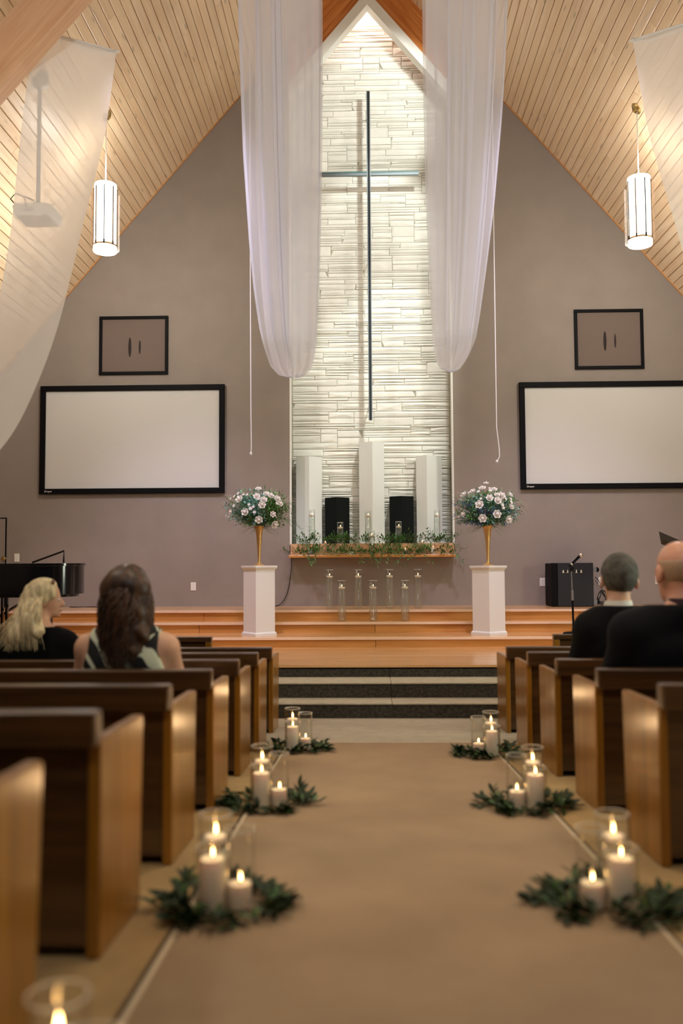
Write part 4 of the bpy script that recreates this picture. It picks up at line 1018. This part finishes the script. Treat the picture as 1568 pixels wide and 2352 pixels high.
# ------------------------------------------------------------------ people
def cone(P, a, b, ra, rb):
    a = np.array(a, float); b = np.array(b, float); ab = b-a
    h = np.clip(((P-a) @ ab)/(ab @ ab), 0, 1)
    return np.linalg.norm(P-a-h[..., None]*ab, axis=-1)-(ra+(rb-ra)*h)
def ell(P, c, r):
    q = (P-np.array(c))/np.array(r); k0 = np.linalg.norm(q, axis=-1); k1 = np.linalg.norm(q/np.array(r), axis=-1)
    return k0*(k0-1)/np.maximum(k1, 1e-6)
def smin(a, b, k):
    h = np.clip(.5+.5*(b-a)/k, 0, 1); return b*(1-h)+a*h-k*h*(1-h)
def smax(a, b, k): return -smin(-a, -b, k)
def surface(F_, lo, h):
    """surface nets over a sampled field"""
    V = F_ < 0; n = np.array(F_.shape); idx = -np.ones(n-1, int)
    acc = np.zeros(tuple(n-1)+(3,)); cnt = np.zeros(tuple(n-1))
    c = [(i, j, k) for i in (0, 1) for j in (0, 1) for k in (0, 1)]
    sl = lambda o: tuple(slice(o[d], n[d]-1+o[d]) for d in range(3))
    for a in c:
        for d in range(3):
            if a[d]: continue
            b = list(a); b[d] = 1; b = tuple(b)
            A, B = F_[sl(a)], F_[sl(b)]; m = (A < 0) != (B < 0)
            t = np.where(m, A/np.where(m, A-B, 1), 0)
            for q in range(3): acc[..., q] += m*(a[q]+(t if q == d else 0))
            cnt += m
    cell = cnt > 0; idx[cell] = np.arange(cell.sum())
    pos = (np.argwhere(cell)+acc[cell]/cnt[cell][:, None])*h+np.array(lo)
    quads = []
    for d in range(3):
        e, f = [(1, 2), (2, 0), (0, 1)][d]
        s0 = [slice(None)]*3; s1 = [slice(None)]*3; s0[d] = slice(0, -1); s1[d] = slice(1, None)
        for q in (e, f):
            s0[q] = slice(1, -1); s1[q] = slice(1, -1)
        A, B = V[tuple(s0)], V[tuple(s1)]
        for flip, m in ((False, A & ~B), (True, ~A & B)):
            w = np.argwhere(m)
            if not len(w): continue
            base = w.copy(); base[:, e] += 1; base[:, f] += 1
            def I(de, df):
                g = base.copy(); g[:, e] -= de; g[:, f] -= df; return idx[g[:, 0], g[:, 1], g[:, 2]]
            Q = np.stack([I(1, 1), I(0, 1), I(0, 0), I(1, 0)], 1)
            quads.append(Q[:, ::-1] if flip else Q)
    return pos, np.concatenate(quads)
def net(name, F_, lo, h, mat, parent):
    p, q = surface(F_, lo, h)
    me = bpy.data.meshes.new(name); me.from_pydata(p.tolist(), [], q.tolist()); me.materials.append(mat)
    me.polygons.foreach_set('use_smooth', [True]*len(me.polygons)); me.update()
    return link_mesh(name, me, parent)
def grid(lo, hi, h):
    ax = [np.arange(lo[d], hi[d]+h, h) for d in range(3)]
    return np.stack(np.meshgrid(*ax, indexing='ij'), -1)
def head_field(Q, ears=1.0):
    D = ell(Q, (0, -.012, .035), (.075, .097, .088))
    D = smin(D, ell(Q, (0, .028, -.03), (.060, .068, .082)), .03)
    D = smin(D, ell(Q, (0, .042, -.085), (.044, .044, .028)), .03)
    D = smax(D, -ell(Q, (-.031, .104, .004), (.018, .016, .012)), .012); D = smax(D, -ell(Q, (.031, .104, .004), (.018, .016, .012)), .012)
    D = smin(D, cone(Q, (0, .094, .004), (0, .116, -.030), .008, .012), .012)
    D = smin(D, ell(Q, (0, .104, -.034), (.018, .010, .008)), .01)
    D = smin(D, ell(Q, (0, .094, -.060), (.022, .012, .009)), .008); D = smin(D, ell(Q, (0, .092, -.072), (.019, .011, .008)), .008)
    D = smin(D, ell(Q, (0, .084, -.098), (.02, .016, .014)), .014)
    for s in (-1, 1):
        e = ell(Q, (s*.079, -.008, -.006), (.011*ears, .024*ears, .034*ears)); e = smax(e, -ell(Q, (s*.091, -.002, -.004), (.008, .014, .022)), .006)
        D = smin(D, e, .006)
    return D
def person(label, X, Y, seat_z, S, sw, hd, skin, wear, hair, yaw=0, hh=.0095, ears=1.0, hs=1.0):
    """seated figure facing the stage; hd = (dx, dy, dz, yaw, pitch, roll) of the head in degrees"""
    t = thing('person', label, 'person', (X, Y, seat_z), math.radians(yaw)); t.scale = (S, S, S)
    lo = (-sw-.12, -.24, -.46); hi = (sw+.12, .74, .96)
    P = grid(lo, hi, hh)
    Rm = np.array((Matrix.Rotation(math.radians(hd[3]), 3, 'Z') @ Matrix.Rotation(math.radians(hd[4]), 3, 'X') @ Matrix.Rotation(math.radians(hd[5]), 3, 'Y')))
    hc = np.array((hd[0], .03+hd[1], .765+hd[2])); Q = ((P-hc) @ Rm)/hs
    H = head_field(Q, ears)*hs
    neck = cone(P, (0, -.015, .55), tuple(hc+Rm @ np.array((0, -.025, -.06))), .062, .056)
    w = sw-.235
    torso = cone(P, (-.075, .0, .11), (-.085-w*.5, -.01, .30), .115, .105); torso = smin(torso, cone(P, (.075, .0, .11), (.085+w*.5, -.01, .30), .115, .105), .06)
    torso = smin(torso, cone(P, (-.10-w*.7, -.005, .41), (.10+w*.7, -.005, .41), .112, .112), .08)
    sh = cone(P, (-sw+.065, -.015, .475), (0, -.02, .565), .062, .058); sh = smin(sh, cone(P, (sw-.065, -.015, .475), (0, -.02, .565), .062, .058), .03)
    torso = smin(torso, sh, .05)
    arms = None; hands = None
    for s in (-1, 1):
        sp, el_, wr = (s*(sw-.055), -.01, .465), (s*(sw+.005), .06, .235), (s*.11, .31, .165)
        a = smin(cone(P, sp, el_, .056, .043), cone(P, el_, wr, .044, .029), .02)
        arms = a if arms is None else np.minimum(arms, a)
        h_ = ell(P, (s*.085, .36, .150), (.042, .05, .018))
        for f in range(4):
            b0 = (s*(.062+.016*f), .395, .152); b1 = (s*(.045+.018*f), .445-.008*abs(f-1.4), .140); b2 = (s*(.04+.018*f), .462-.01*abs(f-1.4), .118)
            h_ = smin(h_, smin(cone(P, b0, b1, .0095, .009), cone(P, b1, b2, .009, .008), .004), .006)
        h_ = smin(h_, cone(P, (s*.06, .345, .155), (s*.02, .385, .15), .012, .010), .01)
        hands = h_ if hands is None else np.minimum(hands, h_)
    legs = None
    for s in (-1, 1):
        l = smin(cone(P, (s*.09, .02, .085), (s*.10, .42, .075), .088, .062), cone(P, (s*.10, .43, .07), (s*.105, .45, -.24), .060, .040), .03)
        l = smin(l, cone(P, (s*.105, .44, -.25), (s*.11, .56, -.26), .038, .028), .03)
        legs = l if legs is None else np.minimum(legs, l)
    pel = ell(P, (0, .01, .10), (.19, .14, .115)); low = smin(pel, legs, .05)
    wrist = smin(arms, hands, .02)
    body = smin(smin(smin(torso, neck, .05), H, .022), smin(wrist, low, .05), .045)
    net('body', body, lo, hh, skin, t)
    TA = smin(smin(torso, smin(torso, low, .06)+0*low, .01), arms, .045)
    trunk = smin(torso, pel, .06)
    x, y, z = P[..., 0], P[..., 1], P[..., 2]
    if wear == 'dress':
        c = smin(trunk, low, .05)-.013
        vb = .37+1.7*np.abs(x); vf = .44+0*x
        cut = np.where(y < 0, z-np.minimum(vb, .64), z-np.where(np.abs(x) > .085, .64, .44))
        cut = np.maximum(cut, np.where(np.abs(x) < .085, z-np.where(y < 0, vb, .44), -1))
        c = smax(c, cut, .008); c = smax(c, np.abs(x)-(sw-.085+.35*np.maximum(0, .46-z)), .01)
        c = smax(c, -.30-z, .01)
        net('dress', c, lo, hh, M['dress'], t)
    elif wear == 'black_top':
        c = smin(trunk, arms, .05)-.013
        c = smax(c, z-.575+.25*np.maximum(0, y), .008); c = smax(c, y-.26, .01)
        net('top', c, lo, hh, M['black_top'], t); net('trousers', smax(low-.014, z-.12, .01), lo, hh, M['black_top'], t)
    else:
        m = M['suit'] if wear == 'suit' else M['navy_suit']
        c = smin(smin(trunk, arms-.006, .05), sh-.010, .05)-.017
        c = smax(c, z-.598+.22*np.maximum(0, y), .010); c = smax(c, y-.285, .01)
        c = smax(c, -(np.abs(x)*1.3+(.60-z)*.32+.012-.0) if False else -1+0*x, .01)
        net('jacket', c, lo, hh, m, t); net('trousers', smax(low-.016, z-.12, .01), lo, hh, m, t)
        for nm_, r0, z0, hgt, mm in (('shirt_collar', .070, .575, .052, M['shirt'] if wear == 'suit' else M['purple']), ('jacket_collar', .082, .555, .045, m)):
            vs = []; n = 32
            for (rr_, zz) in ((r0+.012, z0), (r0+.002, z0+hgt), (r0-.004, z0+hgt), (r0+.004, z0)):
                for k in range(n):
                    a = 2*PI*k/n; yy = rr_*math.sin(a)
                    vs.append((rr_*math.cos(a), -.012+yy*.98, zz-.28*max(0, yy+.02)+.02*(yy < 0)*0))
            fs = [(i*n+k, i*n+(k+1) % n, ((i+1) % 4)*n+(k+1) % n, ((i+1) % 4)*n+k) for i in range(4) for k in range(n)]
            MB().add(vs, fs).build(nm_, mm, t, smooth=True, sharp=60)
    sh_ = MB()
    for s in (-1, 1): sh_ = MB().sphere((s*.11, .52, -.268), (.046, .125, .03), 14, 8); sh_.build('shoe', M['black'], t, smooth=True)
    toW = lambda p: Vector(hc+Rm @ (np.array(p)*hs))
    for s in (-1, 1):
        e = MB().sphere((0, 0, 0), .0105, 10, 8); o = e.build('eye', M['eye'], t, smooth=True, loc=toW((s*.031, .0825, .004)))
        e = MB().sphere((0, 0, 0), .0055, 8, 6); e.build('iris', M['iris'], o, smooth=True, loc=Vector(Rm @ np.array((0, .0075, 0))))
    q = MB().sphere((0, 0, 0), (.020, .006, .007), 10, 6); o = q.build('lips', M['lip'], t, smooth=True, loc=toW((0, .102, -.066))); o.rotation_euler = Matrix(Rm.tolist()).to_euler()
    hair(t, P, Q, H, lo, hh, toW, Rm, hc)
    return t
M['purple'] = plain('plum_collar', srgb(58, 30, 42), .8)
def dress_material():
    m, N, L = new_mat('patterned_dress'); b = N['Principled BSDF']; b.inputs['Roughness'].default_value = .8
    tc = N.new('ShaderNodeTexCoord'); nz = N.new('ShaderNodeTexNoise'); nz.inputs['Scale'].default_value = 5.5; nz.inputs['Detail'].default_value = 1.0; nz.inputs['Distortion'].default_value = 1.6
    L.new(tc.outputs['Object'], nz.inputs['Vector'])
    wv = N.new('ShaderNodeTexWave'); wv.inputs['Scale'].default_value = 4.6; wv.inputs['Distortion'].default_value = 5.5; wv.inputs['Detail'].default_value = .5; wv.inputs['Detail Scale'].default_value = .8
    mp = N.new('ShaderNodeMapping'); mp.inputs['Rotation'].default_value = (0, .7, .3); L.new(tc.outputs['Object'], mp.inputs[0]); L.new(mp.outputs[0], wv.inputs['Vector'])
    sx = N.new('ShaderNodeSeparateXYZ'); L.new(tc.outputs['Object'], sx.inputs[0])
    ml = N.new('ShaderNodeMapRange'); ml.inputs[1].default_value = -.02; ml.inputs[2].default_value = .10; L.new(sx.outputs[0], ml.inputs[0])
    a = N.new('ShaderNodeMath'); a.operation = 'GREATER_THAN'; a.inputs[1].default_value = .55; L.new(nz.outputs['Fac'], a.inputs[0])
    w = N.new('ShaderNodeMath'); w.operation = 'GREATER_THAN'; w.inputs[1].default_value = .8; L.new(wv.outputs['Fac'], w.inputs[0])
    mx = N.new('ShaderNodeMix'); L.new(ml.outputs[0], mx.inputs[0]); L.new(w.outputs[0], mx.inputs[2]); L.new(a.outputs[0], mx.inputs[3])
    mc = N.new('ShaderNodeMix'); mc.data_type = 'RGBA'; L.new(mx.outputs[0], mc.inputs[0]); mc.inputs[6].default_value = srgb(12, 14, 14); mc.inputs[7].default_value = srgb(216, 222, 196)
    L.new(mc.outputs[2], b.inputs['Base Color']); return m
M['dress'] = dress_material()
def strands(t, name, roots, mat, path, n, r0, seed, parent=None):
    r = random.Random(seed); mb = MB()
    for i in range(n):
        pts = path(r); m = len(pts)
        mb.tube(pts, [r0*(.75+.5*math.sin(PI*min(.95, .15+q/m)))*(1-.75*(q/(m-1))**3) for q in range(m)], 5, cap=False)
    return mb.build(name, mat, parent or t, smooth=True, sharp=180)
def hair_brunette(t, P, Q, H, lo, h, toW, Rm, hc):
    x, y, z = Q[..., 0], Q[..., 1], Q[..., 2]
    wav = (.007*np.sin(z*60+x*30)+.006*np.sin(x*75+z*22))*np.clip(.35-z*6, .15, 1)
    cap = smax(ell(Q, (0, -.016, .040), (.094, .112, .100)), y-.055+np.maximum(0, -z)*1.2, .02)
    fall = cone(Q, (-.045, -.055, .02), (-.060, -.085, -.26), .072, .062); fall = smin(fall, cone(Q, (.045, -.055, .02), (.062, -.085, -.24), .074, .064), .05)
    fall = smin(fall, cone(Q, (0, -.075, -.15), (.005, -.098, -.375), .075, .030), .06)
    d = smin(cap, fall, .05)+wav
    o = net('hair', d, lo, h, M['brown_hair'], t)
    def path(r):
        u = r.uniform(-1, 1); a = u*1.75; ph = r.uniform(0, 6); out = []; y0 = r.uniform(-.5, .55); L_ = r.uniform(.30, .44)*(1-.18*abs(u)); am = r.uniform(.006, .013)
        for q in range(22):
            f = q/21
            if f < .25:
                g = f/.25; d0 = Vector((.12*(1 if u > 0 else -1), y0, 1)).normalized(); d1 = Vector((math.sin(a), -math.cos(a), 0))
                dd = d0.lerp(d1, g).normalized(); p = (dd.x*.0945, -.016+dd.y*.1125, .038+dd.z*.1015)
            else:
                g = (f-.25)/.75
                wd = .0945+.006*min(1, g*5)+.030*math.sin(g*PI*.75)-.035*g*g
                p = (math.sin(a)*wd+am*math.sin(g*17+ph), -.016-math.cos(a)*(.1125+.045*g)-.018*min(1, g*4)+am*math.cos(g*15+ph), .04-L_*g)
            out.append(toW(p))
        return out
    strands(t, 'hair_locks', None, M['brown_hair'], path, 300, .0042, 3, o)
def hair_blond(t, P, Q, H, lo, h, toW, Rm, hc):
    x, y, z = Q[..., 0], Q[..., 1], Q[..., 2]
    cap = smax(ell(Q, (0, -.014, .038), (.090, .110, .097)), y-.062+np.maximum(0, -z+.02)*1.5, .02)
    a = hc+Rm @ np.array((0, -.07, .0))
    fall = cone(P, tuple(a), (hc[0]-.12, -.10, .52), .080, .060); fall = smin(fall, cone(P, (hc[0]-.03, -.09, .62), (hc[0]+.02, -.13, .55), .065, .042), .05)
    fall = smin(fall, cone(P, (hc[0]-.11, -.09, .56), (hc[0]-.17, -.09, .47), .056, .028), .05)
    d = smin(cap, fall, .05)+.004*np.sin(P[..., 0]*110+P[..., 2]*25)
    o = net('hair', d, lo, h, M['blond'], t)
    def path(r):
        u = r.uniform(-1, 1); a = u*1.55; out = []; e0 = r.uniform(.9, 1.4); end = Vector((hc[0]-.06+u*.13-.05*r.random(), -.115-.04*r.random(), r.uniform(.42, .56)))
        pts = []
        y0 = r.uniform(-.5, .62); sd = 1 if u > 0 else -1
        for q in range(8):
            d0 = Vector((.10*sd, y0, 1)).normalized(); d1 = Vector((math.sin(a), -math.cos(a), -.1)); dd = d0.lerp(d1, q/7).normalized()
            pts.append(toW((dd.x*.091, -.014+dd.y*.111, .038+dd.z*.098)))
        s0 = pts[-1]; am = r.uniform(-.02, .02)
        for q in range(1, 11):
            f = q/10; p = s0.lerp(end, f); p.y -= .045*math.sin(f*PI); p.x += am*math.sin(f*PI*1.5)-.02*f*f; pts.append(p)
        return pts
    strands(t, 'hair_locks', None, M['blond'], path, 260, .0046, 8, o)
    c = MB()
    for k, (dx, dz) in enumerate(((0, 0), (.012, .012), (-.010, .013), (.004, .026))): c.sphere(tuple(toW((.045+dx, .040, .100+dz*.6+.012))), (.011, .011, .010), 8, 6)
    tag(c.build('hair_clip', M['clip'], t, smooth=True), 'small brown and pearl hair clip')
M['clip'] = plain('hair_clip', srgb(120, 84, 74), .25, .2, noise=.9, scale=60)
def hair_grey(t, P, Q, H, lo, h, toW, Rm, hc):
    x, y, z = Q[..., 0], Q[..., 1], Q[..., 2]
    c = ell(Q, (0, -.014, .036), (.079, .102, .094))-.006
    c = smin(c, H-.006, .01)
    d = smax(c, y-.052+.9*np.maximum(0, .03-z), .010); d = smax(d, -.078-z-.10*np.maximum(0, -y), .012)
    d = smax(d, -(ell(Q, (-.08, -.004, -.012), (.03, .034, .045))), .006); d = smax(d, -(ell(Q, (.08, -.004, -.012), (.03, .034, .045))), .006)
    d = d+.0025*np.sin(x*230)*np.sin(z*210)*np.sin(y*190)
    net('hair', d, lo, h, M['grey_hair'], t)
def hair_bald(t, P, Q, H, lo, h, toW, Rm, hc):
    x, y, z = Q[..., 0], Q[..., 1], Q[..., 2]
    d = smax(H-.0028, np.abs(z+.012)-.062, .004); d = smax(d, y-.01, .01)
    d = smax(d, -(ell(Q, (-.08, -.002, -.006), (.03, .036, .045))), .006); d = smax(d, -(ell(Q, (.08, -.002, -.006), (.03, .036, .045))), .006)
    net('stubble', d, lo, h, M['stubble'], t)
sz = lambda k: floor_z(pew_y(k)+.25)+.292
person('woman with long wavy brown hair, black and pale patterned dress, seen from behind', -1.195, pew_y(3)+.27, sz(3), .97, .262, (0, -.02, -.015, -4, 2, 0), M['skin'], 'dress', hair_brunette, hs=1.08)
person('woman with straight blond hair and a clip, black top, head turned aside', -1.985, pew_y(4)+.30, sz(4), .95, .235, (.02, .02, -.02, -72, -4, 6), M['skin'], 'black_top', hair_blond)
person('man with short grey hair, white collar and black suit, seen from behind', 1.50, pew_y(4)+.30, sz(4), 1.10, .205, (.02, .0, -.035, -9, 0, 2), M['skin'], 'suit', hair_grey, hs=1.16)
person('bald man in a dark navy suit at the right edge, seen from behind', 1.565, pew_y(3)+.27, sz(3), 1.10, .300, (-.01, .0, -.03, 4, -3, 0), M['skin_rosy'], 'navy', hair_bald, ears=1.05, hs=1.18)
